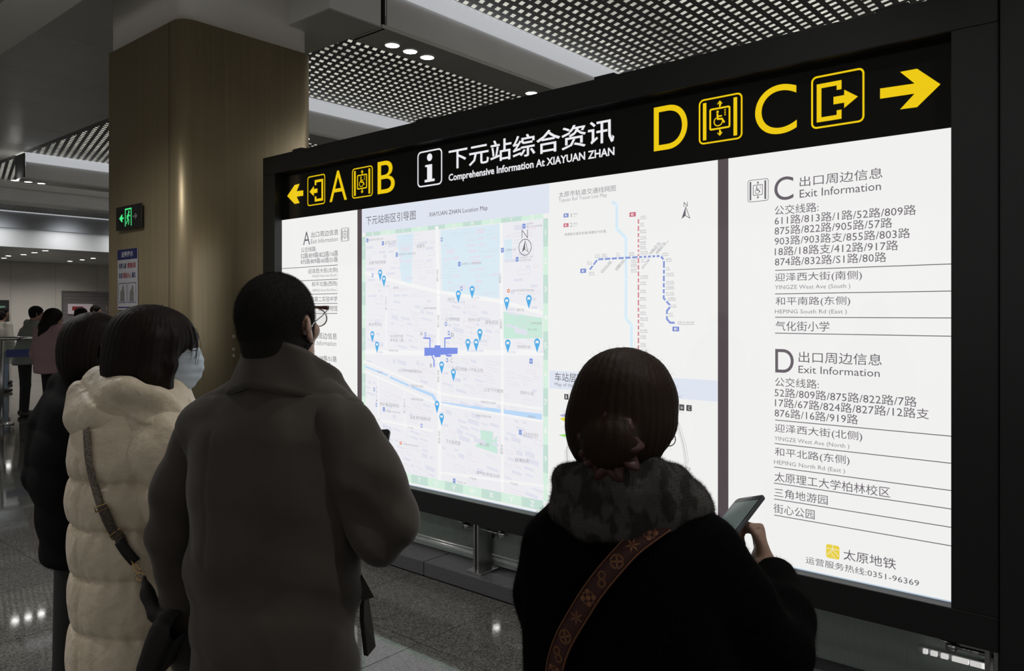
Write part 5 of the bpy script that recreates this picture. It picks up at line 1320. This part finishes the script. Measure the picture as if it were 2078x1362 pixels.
    SL.chain([p(322, 880, 1.87), p(346, 925, 1.86), p(362, 985, 1.84), p(372, 1060, 1.85)], [.070, .084, .086, .078], .03); SL.chain([p(372, 1060, 1.86), p(395, 1030, 1.93), p(418, 992, 2.0)], [.075, .07, .058], .02)
    S.chain([p(262, 880, 2.10), p(265, 975, 2.14), p(275, 1060, 2.16)], [.08, .08, .075], .03); S.chain([p(275, 1060, 2.16), p(345, 1005, 2.24)], [.07, .058], .02)
    seams = [1.155, 1.035, .905, .765, .615, .50]
    def cz(V):
        o = np.zeros(len(V)); zz = V[:, 2] + .010 * np.sin(V[:, 0] * 14 + V[:, 1] * 9) + .006 * noise3(V, 25, 2)
        dd = np.min(np.abs(zz[:, None] - np.array(seams)), axis=1); o += .018 * (1 - np.exp(-dd / .024)) - .006 - .006 * np.exp(-(dd / .005) ** 2)
        # vertical seams on the side and back
        a = np.arctan2(V[:, 0], -V[:, 1] - .0)
        for a0 in (-.42 + 0, .95, -1.5):
            da = np.abs(a - a0) * .17; o -= .007 * np.exp(-(da / .007) ** 2) * (V[:, 2] < 1.22)
        o += .0045 * np.sin(a * 30 + 3 * noise3(V, 12, 4)) * np.exp(-dd / .018)
        return o + .0035 * noise3(V, 32, 7) + folds(V, [((.7, .2, .7), 44, .003)], 3)
    coat, CV, CF = surf('coat', S, M_CR, r, 1, cz); bv = bvh_of(CV, CF)
    surf('sleeve', SL, M_CR, r, 1, lambda V: cz(V) + .003 * np.sin(V[:, 2] * 50 + V[:, 0] * 30))
    # hood hanging down the back
    S = SDF((-.32, -.32, 1.15), (.28, .25, 1.52), .007)
    S.ell(p(232, 845, 1.90), (.105, .085, .085), rot(20, 0, 18), .03); S.ell(p(190, 850, 1.95), (.060, .08, .075), rot(0), .04); S.ell(p(305, 850, 1.86), (.085, .06, .048), rot(10, 0, 22), .03)
    S.chain([p(207, 762, 1.99), p(222, 776, 1.90), p(262, 788, 1.83), p(312, 808, 1.83), p(352, 832, 1.86)], [.022, .030, .030, .027, .020], .03)
    S.chain([p(205, 780, 1.98), p(178, 812, 1.95), p(172, 850, 1.92)], [.03, .04, .045], .04)
    S.chain([p(330, 800, 1.93), p(362, 820, 1.97), p(372, 835, 2.0)], [.03, .026, .02], .03)
    def hz_(V):
        o = .008 * noise3(V, 26, 5) + folds(V, [((.55, .2, .8), 50, .009), ((.9, .0, -.5), 34, .008)], 31)
        l1 = V[:, 2] - (p(175, 790, 1.9)[2] - .42 * (V[:, 0] - p(175, 790, 1.9)[0])); o -= .009 * np.exp(-(l1 / .007) ** 2)
        return o
    o, hV, hF = surf('hood', S, M_CR, r, 2, hz_)
    # patterned strap, buckles, clasp and dark bag
    M_PS = mat('brown_patterned_strap', (.15, .12, .095), rough=.7, noise=(260, 2, .8, (1, 1, 1))); M_GO = mat('gold_hardware', (.75, .50, .22), rough=.2, metal=1); M_BK = mat('black_bag_leather', (.008, .006, .006), rough=.75)
    def dens(pts, n=5): return [(pts[i][0] + (pts[i + 1][0] - pts[i][0]) * t / n, pts[i][1] + (pts[i + 1][1] - pts[i][1]) * t / n) for i in range(len(pts) - 1) for t in range(n)] + [pts[-1]]
    st, SP, SN = m.ribbon('bag_strap', bv, dens([(180, 872), (181, 895), (184, 935), (193, 975), (206, 1020), (222, 1062), (243, 1092)]), .020, M_PS, .006, .003)
    MM = m.ribbon('strap_overlap', bv, dens([(212, 1025), (226, 1058), (244, 1090), (254, 1108)]), .026, mat('dark_patterned_strap', (.07, .055, .045), rough=.7, noise=(260, 2, .9, (1, 1, 1))), .010, .003)
    MT = m.ribbon('strap_tab', bv, dens([(246, 1098), (260, 1118), (276, 1138)]), .026, M_BK, .011, .003)
    def buckle(px, py, ang, w_=.032):
        h, n = m.ray(bv, px, py)
        h = h + Vector((0, -.018, 0)); ca, sa = math.cos(ang), math.sin(ang)
        c_ = [Vector((x_ * ca - z_ * sa, 0, x_ * sa + z_ * ca)) + h for x_, z_ in ((-w_ / 2, -.006), (w_ / 2, -.006), (w_ / 2, .006), (-w_ / 2, .006), (-w_ / 2, -.006))]
        MB().tube(c_, .0014, 6).build('strap_buckle', M_GO, st, True)
    buckle(213, 1027, .35); buckle(243, 1080, .7)
    h, n = m.ray(bv, 284, 1150); h = h + Vector((0, -.02, 0))
    MB().tube([h + Vector(q) for q in ((-.012, 0, .022), (-.006, 0, .012), (-.006, 0, .0), (.008, 0, -.010), (.012, 0, -.004), (.002, 0, .012), (-.006, 0, .012))], .0018, 6).build('clasp', M_GO, st, True)
    MB().tube([h + Vector((.010 + .010 * math.cos(t), 0, -.018 + .010 * math.sin(t))) for t in np.linspace(0, 2 * PI, 15)], .0018, 6).build('clasp_ring', M_GO, st, True)
    S = SDF((-.05, -.36, .60), (.22, .0, 1.10), .008)
    S.chain([p(297, 1170, 1.70), p(306, 1230, 1.70), p(325, 1290, 1.70), p(345, 1345, 1.70)], [.012, .024, .030, .032], .02); 
    bg, _, _ = surf('shoulder_bag', S, M_BK, r, 1)
    bpy.data.objects.remove(bg)
    e = empty('shoulder_bag', tuple(world(m.X0, m.Z0))); 
    S2 = SDF((-.10, -.42, .55), (.26, .0, 1.02), .008)
    S2.box(p(338, 1300, 1.66), (.030, .07, .075), rot(0, 0, 22), .02, .02); S2.chain([p(292, 1170, 1.72), p(300, 1205, 1.70), p(316, 1245, 1.68)], [.007, .012, .022], .03)
    e.rotation_euler = (0, 0, math.radians(40.54)); tag(e, 'black leather shoulder bag hanging from the cream coat strap', 'bag')
    surf('bag_body', S2, M_BK, e, 2, lambda V: .004 * noise3(V, 30, 2))
    S = SDF((-.3, -.25, .02), (.3, .25, .60), .012); trousers(S, J, .0); surf('trousers', S, M_TROU, r, 1)
    for q in 'LR': shoe(J, q, M_SHOE, r)
    return m
build_cream()

# ------------------------------------------------------------------ woman in black beside her
def build_black():
    m = Person(190, 2.54, 'woman in a black padded coat standing half hidden behind the cream coat')
    r = m.root; p = lambda a, b, c: m.p(a, b, c + .15); yb = 45; J = stand(yb, 1.62, .16)
    J['shR'] = p(235, 800, 2.28); J['elR'] = p(250, 960, 2.3); J['wrR'] = p(290, 900, 2.45); J['shL'] = p(140, 800, 2.42); J['elL'] = p(100, 955, 2.42); J['wrL'] = p(140, 1010, 2.55); J['neck'] = p(195, 765, 2.36)
    J['anL'] = p(140, 1600, 2.45); J['anL'][2] = .085; J['knL'] = p(150, 1370, 2.42)
    hc = p(198, 712, 2.36); hc[2] = 1.485; R = rot(40, -8)
    S = SDF((-.36, -.35, 0), (.40, .42, 1.66), .010, (1.34, 1.64, .006))
    limbs(S, J); head(S, hc, R, .97, J['neck']); hand(S, J['wrR'], (.7, .5, .4), (-.3, .2, .9), .85); hand(S, J['wrL'], (.7, .5, 0), (0, 0, 1), .85)
    surf('body', S, M_SKIN, r, 1)
    P = lambda a, b, c: hc + R @ np.array([a, b, c])
    S = SDF(hc - .22, hc + .2, .006); S.ell(P(0, -.014, .022), (.082, .102, .094), R, 0); S.ell(P(0, -.05, -.03), (.074, .065, .09), R, .03); S.ell(P(0, .085, -.045), (.08, .06, .09), R, .01, 's'); S.ell(P(.09, .01, -.02), (.03, .04, .04), R, .01, 's')
    surf('hair', S, M_HAIR, r, 2, lambda V: .0015 * noise3(V, 50, 6) + .0016 * np.sin(np.arctan2(((V - hc) @ R)[:, 0], -((V - hc) @ R)[:, 1]) * 42 + 2 * noise3(V, 18, 3)))
    M_BC = mat('black_padded_nylon', (.004, .004, .0045), rough=.85, spec=.1, bump=(24, 3, .3, .006, (1, 1, 1)))
    S = SDF((-.40, -.40, .80), (.42, .40, 1.44), .009)
    S.loft([(.80, .0, 0, .15, .14), (.95, -.01, 0, .17, .15), (1.10, -.02, 0, .19, .16), (1.22, -.01, 0, .19, .15), (1.31, .0, 0, .16, .13), (1.37, .005, 0, .10, .10), (1.43, .005, 0, .08, .085)], yb, .02)
    S.chain([p(235, 800, 2.28), p(245, 880, 2.28), p(250, 960, 2.3)], [.07, .075, .07], .03); S.chain([p(140, 790, 2.42), p(112, 870, 2.40), p(100, 955, 2.40)], [.062, .07, .066], .03); S.chain([p(100, 955, 2.40), p(135, 1005, 2.5)], [.066, .05], .02)
    surf('coat', S, M_BC, r, 2, lambda V: .010 * np.abs(np.sin(V[:, 2] * 26 + .5 * np.sin(V[:, 0] * 12))) + folds(V, [((.5, .1, .8), 45, .004)], 5))
    S = SDF((-.35, -.35, .02), (.35, .35, .95), .012); trousers(S, J, .008); surf('trousers', S, M_TROU, r, 1)
    for q in 'LR': shoe(J, q, M_SHOE, r)
build_black()

# ------------------------------------------------------------------ people farther down the hall
def far_person(px, Z, label, H, yaw, hair_m, coat_m, trou_m, coat_len=.80, hair='short', lean=0.0, arms=None, wide=.17, seed=0, group='people waiting down the hall', skin=None, headyaw=None, puff=0, hood=False, h=.014):
    m = Person(px, Z, label, group=group); r = m.root; J = stand(yaw, H, wide); k = H / 1.68
    Rb = rot(yaw); f = Rb[:, 1]
    def sh(v): v = np.array(v, float); t = max(0, v[2] - .85 * k); return v + f * lean * t + [0, 0, -.25 * lean * lean * t]
    for q in ('chest', 'neck', 'shL', 'shR', 'elL', 'elR', 'wrL', 'wrR'): J[q] = sh(J[q])
    if arms:
        for q, (a, b, c) in arms.items(): J[q] = Rb @ np.array([a, b, 0]) + np.array([0, 0, c])
    hc = J['neck'] + f * (.03 + .05 * lean) + np.array([0, 0, .135 * k]); R = rot(headyaw if headyaw is not None else yaw, -6 - 12 * lean)
    S = SDF((-.55, -.55, 0), (.55, .55, H + .06), h); limbs(S, J); head(S, hc, R, .97 * k, J['neck'])
    for q, sd_ in (('L', -1), ('R', 1)):
        d = np.array(J['wr' + q]) - np.array(J['el' + q]); hand(S, J['wr' + q], d, -Rb[:, 0] * sd_ + f * .2, .95, (20, 25, 20), side=sd_)
    surf('body', S, skin or M_SKIN, r, 1)
    P = lambda a, b, c: hc + R @ (np.array([a, b, c]) * k)
    S = SDF(hc - .42, hc + .2, .010); S.ell(P(0, -.014, .030), (.084, .104, .094), R, 0)
    if hair == 'long':
        S.chain([P(0, -.05, .02), P(0, -.085, -.12), P(0, -.10, -.26), P(0, -.09, -.36)], [.09, .095, .08, .03], .03); S.ell(P(0, .085, -.04), (.07, .06, .09), R, .01, 's')
    elif hair == 'bob': S.ell(P(0, -.03, -.03), (.088, .08, .09), R, .02); S.ell(P(0, .085, -.045), (.07, .06, .09), R, .01, 's')
    else: S.ell(P(0, -.03, -.02), (.074, .07, .07), R, .02); S.ell(P(0, .085, -.03), (.085, .055, .085), R, .01, 's'); S.ell(P(0, .03, -.08), (.1, .06, .05), R, .01, 's')
    surf('hair', S, hair_m, r, 1)
    S = SDF((-.55, -.55, coat_len - .02), (.55, .55, 1.52 * k), h)
    ch, pe = J['chest'], J['pelvis']; yw = yaw
    z1 = 1.42 * k
    keys = []
    for z_, a, b in ((coat_len, .165, .14), (1.0 * k, .175, .145), (1.2 * k, .195, .15), (1.32 * k, .18, .135), (1.39 * k, .11, .10), (1.45 * k, .07, .075)):
        c = sh((0, 0, z_)); keys.append((z_, c[0], c[1], a + puff, b + puff))
    S.loft(keys, yw, .02)
    for q in 'LR': S.chain([J['sh' + q], J['el' + q], np.array(J['el' + q]) * .15 + np.array(J['wr' + q]) * .85], [.066 + puff, .060 + puff, .045 + puff * .6], .03)
    if hood: S.cone(J['neck'] - f * .08 + Rb[:, 0] * -.06 + [0, 0, -.01], J['neck'] - f * .08 + Rb[:, 0] * .06 + [0, 0, -.01], .055, .055, .03)
    surf('jacket', S, coat_m, r, 2, lambda V: folds(V, [((.4, .2, .9), 30, .008)], seed))
    S = SDF((-.4, -.4, .02), (.4, .4, 1.05), h); trousers(S, J, .006); surf('trousers', S, trou_m, r, 1)
    for q in 'LR': shoe(J, q, M_SHOE, r, .014)
    return m
M_GJ = mat('grey_puffer_fabric', (.24, .245, .23), rough=.6); M_PK = mat('dusty_pink_jacket', (.42, .26, .28), rough=.75); M_WJ = mat('off_white_jacket', (.55, .52, .45), rough=.7); M_DJ = mat('dark_jacket', (.014, .014, .017), rough=.7); M_JEAN = mat('light_blue_jeans', (.16, .21, .27), rough=.8)
far_person(50, 11.85, 'man in a grey padded jacket leaning on the glass rail', 1.72, -150 + 90 + 110, M_GREYHAIR, M_GJ, M_TROU, hair='short', lean=.22, arms={'elL': (-.24, .22, 1.14), 'wrL': (-.05, .36, 1.22), 'elR': (.24, .22, 1.14), 'wrR': (.05, .38, 1.22)}, puff=.025, seed=2, hood=True)
far_person(108, 9.7, 'woman with long dark hair in a dusty pink jacket, seen from behind', 1.66, 25, M_HAIR, M_PK, M_TROU, coat_len=.84, hair='long', puff=.055, seed=3)
far_person(1, 15.4, 'person in an off-white jacket and pale jeans at the rail end', 1.64, 10, M_HAIR, M_WJ, M_JEAN, coat_len=.82, puff=.02, seed=4)
far_person(6, 17.2, 'person in a dark jacket before the ticket machine', 1.72, 60, M_HAIR, M_DJ, M_TROU, seed=5)
far_person(163, 13.2, 'person with dark hair in a dark jacket, before the shuttered opening', 1.70, 55, M_HAIR, M_DJ, M_TROU, hair='bob', seed=6)
far_person(193, 15.5, 'dark-haired person farthest back, against the pillar edge', 1.76, 80, M_HAIR, M_DJ, M_TROU, seed=7)
# ------------------------------------------------------------------ barrier, kerb and escalator behind the board
kb = empty('kerb', (0, 3.205, 0)); tag(kb, 'speckled grey granite kerb under the board and its glass barrier', 'kerb')
for k in range(3):
    x0 = -5.15 + k * 1.7; box_obj('kerb_stone', x0 + .003, min(x0 + 1.697, -.475), 0, .24, 0, .086, M_GRANITE, kb, .004)
M_GLASS = mat('clear_barrier_glass', (.75, .85, .82), rough=.03, alpha=.16)
bar = empty('glass_barrier', (0, 3.36, 0)); tag(bar, 'low glass barrier on stainless posts behind and under the board', 'barrier')
posts = (-4.37, -3.066, -1.77, -.492)
for i, x in enumerate(posts):
    pst = MB().box(x - .022, x - .006, -.10, .02, .086, .373).box(x + .006, x + .022, -.10, .02, .086, .373).build('post', M_STEEL, bar, bevel=.002)
    MB().box(x - .06, x + (.06 if i < 3 else .02), -.12, .04, .086, .098).build('base_plate', M_STEEL, pst, bevel=.002)
    for z in (.325,):
        MB().cyl((x - .16, -.03, z), (x + (.16 if i < 3 else .0), -.03, z), .008, 10).build('spider_arm', M_CHROME, pst, True)
        for sg in ((-1, 1) if i < 3 else (-1,)):
            MB().cyl((x + sg * .14, -.05, z), (x + sg * .14, .01, z), .020, 16).build('glass_clamp', M_CHROME, pst, True)
            MB().cyl((x + sg * .14, -.06, z + .022), (x + sg * .17, -.075, z + .03), .006, 8).build('clamp_bolt', M_CHROME, pst, True)
    if i < 3: box_obj('glass_pane', x + .05, posts[i + 1] - .05, .004, .016, .12, .37, M_GLASS, bar)
box_obj('glass_pane', -5.1, -4.42, .004, .016, .12, .37, M_GLASS, bar)
MB().tube([(-5.0, .09, .12), (-2.62, .09, .12)], .024, 12).build('base_rail', M_STEEL, bar, True)
# black upright beside the board
up = empty('black_upright', (-.2, 3.36, 0)); tag(up, 'matt black full-height steel upright closing off the board end', 'upright')
box_obj('casing', -.262, .30, -.14, .22, 0, 3.1, M_BLACK, up, .006); box_obj('cap', -.262, .31, -.15, .23, 3.1, 3.13, M_BLACK, up)
# escalator well
esc = empty('escalator', (-3.0, 4.4, 0)); tag(esc, 'escalator with green-grey cladding behind the glass barrier', 'escalator')
def slab(name, pts, y0, y1, m):
    V = [(x + 3.0, y0 - 4.4, z) for x, z in pts] + [(x + 3.0, y1 - 4.4, z) for x, z in pts]; n = len(pts)
    return mesh_obj(name, V, [(i, (i + 1) % n, n + (i + 1) % n, n + i) for i in range(n)] + [tuple(range(n - 1, -1, -1)), tuple(range(n, 2 * n))], m, esc)
for y in (3.78, 4.92):
    slab('side_cladding', [(-4.9, -.95), (-3.65, -.10), (-2.2, .75), (1.5, .75), (1.5, -3), (-4.9, -3)], y, y + .05, M_ESC)
    MB().tube([(x + 3, y + .02 - 4.4, z) for x, z in ((-4.9, -.82), (-3.6, .02), (-2.3, .80), (-2.0, .88), (1.4, .90))], .028, 10).build('handrail', mat('blue_black_rubber', (.015, .02, .035), rough=.35), esc, True)
for k in range(15):
    x = -4.8 + k * .32; z = -1.75 + .58 * .32 * k; z = min(z, 0.0)
    box_obj('step', x + 3, x + 3.32, -.55, .5, z - .2, z, mat('ribbed_step', (.08, .08, .08), rough=.5, metal=.6), esc)
wn = box_obj('wall_well', -5.15, 5, 5.34, 5.4, -3, 0, M_ESC); tag(wn, kind='structure')
wn = box_obj('wall_well_end', -5.2, -5.15, 3.42, 5.4, -3, 0, M_ESC); tag(wn, kind='structure')
wn = box_obj('wall_well_near', -5.15, 5, 3.46, 3.5, -3, -.01, M_ESC); tag(wn, kind='structure')
wn = box_obj('floor_well', -5.2, 5, 3.46, 5.4, -3.05, -3, M_ESC); tag(wn, kind='structure')
sl_ = empty('reflection_strip', (-.70, 3.75, .11)); tag(sl_, 'slim white glowing strip imitating a reflected ceiling light at the board foot', 'reflection')  # no lamp: glowing pieces imitate a ceiling light's broken reflection
M_REFL = mat('reflection_glow', (.9, .9, .9), emit=(1, .98, .95), estr=.8)
for k, (a, b) in enumerate(((-.125, -.108), (-.095, -.07), (-.055, -.028), (-.012, .05), (.056, .17))): MB().box(a, b, -.005, .02, -.009, .009).build('glow_segment', M_REFL, sl_)
box_obj('glow_backing', -.15, .30, .012, .028, -.013, .013, M_GREYMETAL, sl_)

# ------------------------------------------------------------------ signs on the pillar
es = empty('exit_sign', (-6.455, 2.735, 2.38)); tag(es, 'dark glass emergency exit sign with a green running figure on the gold pillar', 'sign')
box_obj('plate', -.235, .235, -.004, .006, -.097, .097, mat('dark_sign_glass', (.02, .02, .02), rough=.06), es, .002)
box_obj('mount', -.18, .18, .006, .026, -.07, .07, M_GREYMETAL, es)
M_GRN = mat('green_lit_print', (.02, .05, .02), rough=.1, emit=lin(70, 226, 130)); M_GRY = mat('grey_unlit_print', (.25, .25, .25), rough=.4)
def sgn(polys, m, name):
    V = []; Fc = []
    for P in polys:
        a = sum(P[i][0] * P[(i + 1) % len(P)][1] - P[(i + 1) % len(P)][0] * P[i][1] for i in range(len(P)))
        k = len(V); V += [(x, -.0046, z) for x, z in P]; Fc.append(tuple(range(k, len(V))) if a > 0 else tuple(range(len(V) - 1, k - 1, -1)))
    return mesh_obj(name, V, Fc, m, es)
sgn(stroke([(-.055, -.068), (-.055, .068), (.055, .068), (.055, -.068)], .012), M_GRN, 'door_outline')
sgn([circ(.012, .042, .012, 12)] + stroke([(.002, .026), (-.006, -.006)], .020) + stroke([(-.006, -.006), (.012, -.026), (.004, -.058)], .011) + stroke([(-.006, -.006), (-.018, -.03), (-.036, -.048)], .011) + stroke([(.004, .022), (.024, .008), (.034, .014)], .008) + stroke([(.0, .022), (-.022, .012), (-.026, -.006)], .008), M_GRN, 'running_figure')
sgn([[(-.088, -.008), (-.088, .008), (-.13, .008), (-.13, -.008)], [(-.125, -.03), (-.125, .03), (-.172, 0)], [(-.105, .032), (-.125, .03), (-.14, .0), (-.12, 0)], [(-.105, -.032), (-.125, -.03), (-.14, .0), (-.12, 0)]], M_GRN, 'arrow')
sgn([[(.085, -.007), (.085, .007), (.13, .007), (.13, -.007)], [(.125, -.028), (.125, .028), (.168, 0)]], M_GRY, 'arrow')
po = empty('safety_notice', (-6.515, 2.748, 1.875)); tag(po, 'white safety notice with a dark blue heading on the gold pillar, under the exit sign', 'notice')
box_obj('sheet', -.185, .185, 0, .008, -.25, .25, mat('white_notice_card', (.42, .41, .44), rough=.3), po)
M_NB = mat('navy_print', (.015, .02, .10), rough=.3); M_NR = mat('red_print', (.32, .03, .03), rough=.3); M_NK = mat('black_print', (.02, .02, .03), rough=.3)
box_obj('heading', -.185, .185, -.001, .0, .165, .25, M_NB, po); box_obj('foot_line', -.175, .175, -.001, 0, -.235, -.225, M_NB, po)
def ptext(t, cx, cz, w_, h, m):
    v, f = text_geo(t, .012, 2); mn, mx = v.min(0), v.max(0); u = (v - mn) / (mx - mn) - .5
    mesh_obj('lettering', [(cx + q[0] * w_, -.0016, cz + q[1] * h) for q in u], f, m, po)
ptext('温馨提示', 0, .208, .22, .045, mat('pale_print', (.5, .5, .55), rough=.4))
ptext('免票儿童', -.088, .115, .14, .045, M_NB); ptext('需抱起或', .082, .115, .15, .045, M_NR)
ptext('在前', -.122, .035, .07, .045, M_NB); ptext('紧贴大人', 0, .035, .15, .045, M_NR); ptext('通过', .122, .035, .07, .045, M_NB)
for cx in (-.088, .088):
    P = [(cx - .075, -.19), (cx + .075, -.19), (cx + .075, -.03), (cx - .075, -.03)]
    V = []; Fc = []
    for q in stroke(P, .004, True): k = len(V); V += [(x, -.0014, z) for x, z in q]; Fc.append((k, k + 1, k + 2, k + 3))
    mesh_obj('picture_frame', V, Fc, M_NB, po)
    V = []; Fc = []
    for q in [circ(cx + .012, -.062, .014, 10), circ(cx - .002, -.12, .04, 14), [(cx - .045, -.18), (cx + .04, -.18), (cx + .03, -.12), (cx - .035, -.12)], stroke([(cx + .012, -.07), (cx + .006, -.12)], .03)[0]]:
        k = len(V); V += [(x, -.0014 - .0003 * len(Fc), z) for x, z in q]; Fc.append(tuple(range(k, len(V))))
    mesh_obj('picture', V, Fc, mat('grey_picture_print', (.15, .16, .15), rough=.4), po)

# ------------------------------------------------------------------ rail, machine and notice down the hall
rl = empty('glass_rail', world((4 - PX0) / F * 11.0, 11.0), math.radians(40.54)); tag(rl, 'stainless topped glass rail with a blue band, far down the hall', 'rail')
def rx(px, Z): return (px - PX0) / F * Z - (4 - PX0) / F * 11.0, Z - 11.0
a = rx(-30, 11.0); b = rx(100, 11.45)
MB().cyl((a[0], a[1], 1.225), (b[0], b[1], 1.225), .028, 12).build('top_rail', M_CHROME, rl, True)
V = [(a[0], a[1], .86), (b[0], b[1], .86), (b[0], b[1], 1.17), (a[0], a[1], 1.17)]
o = mesh_obj('glass_pane', V, [(0, 1, 2, 3)], mat('dim_green_glass', (.35, .42, .36), rough=.05, alpha=.35), rl); sd = o.modifiers.new('t', 'SOLIDIFY'); sd.thickness = .01
c = rx(14, 11.04); d = rx(68, 11.3)
o = mesh_obj('blue_band', [(c[0], c[1] - .02, .96), (d[0], d[1] - .02, .96), (d[0], d[1] - .02, 1.07), (c[0], c[1] - .02, 1.07)], [(0, 1, 2, 3)], mat('deep_blue_film', (.01, .03, .22), rough=.3), rl); sd = o.modifiers.new('t', 'SOLIDIFY'); sd.thickness = .004
for px, Z in ((4, 11.0), (90, 11.42)):
    q = rx(px, Z); MB().cyl((q[0], q[1], 0.01), (q[0], q[1], 1.2), .022, 12).build('post', M_STEEL, rl, True); MB().cyl((q[0], q[1], 0), (q[0], q[1], .02), .15, 24).build('post_base', M_CHROME, rl, True)
km = empty('ticket_machine', (-32.1, 8.95, 0)); tag(km, 'black ticket machine with a green lit screen against the far wall', 'machine')
box_obj('cabinet', -.19, .25, -.55, .35, 0, 2.06, M_BLACK, km, .01); box_obj('screen', .251, .256, -.45, .22, 1.35, 1.85, mat('green_screen', (.02, .02, .02), emit=lin(70, 105, 85), estr=1), km); box_obj('coin_panel', .251, .258, -.3, .1, .95, 1.2, M_STEEL, km)
nt_ = empty('red_white_notice', (-32.30, 11.75, 1.75)); tag(nt_, 'small pale notice with red print on the shuttered opening', 'notice')
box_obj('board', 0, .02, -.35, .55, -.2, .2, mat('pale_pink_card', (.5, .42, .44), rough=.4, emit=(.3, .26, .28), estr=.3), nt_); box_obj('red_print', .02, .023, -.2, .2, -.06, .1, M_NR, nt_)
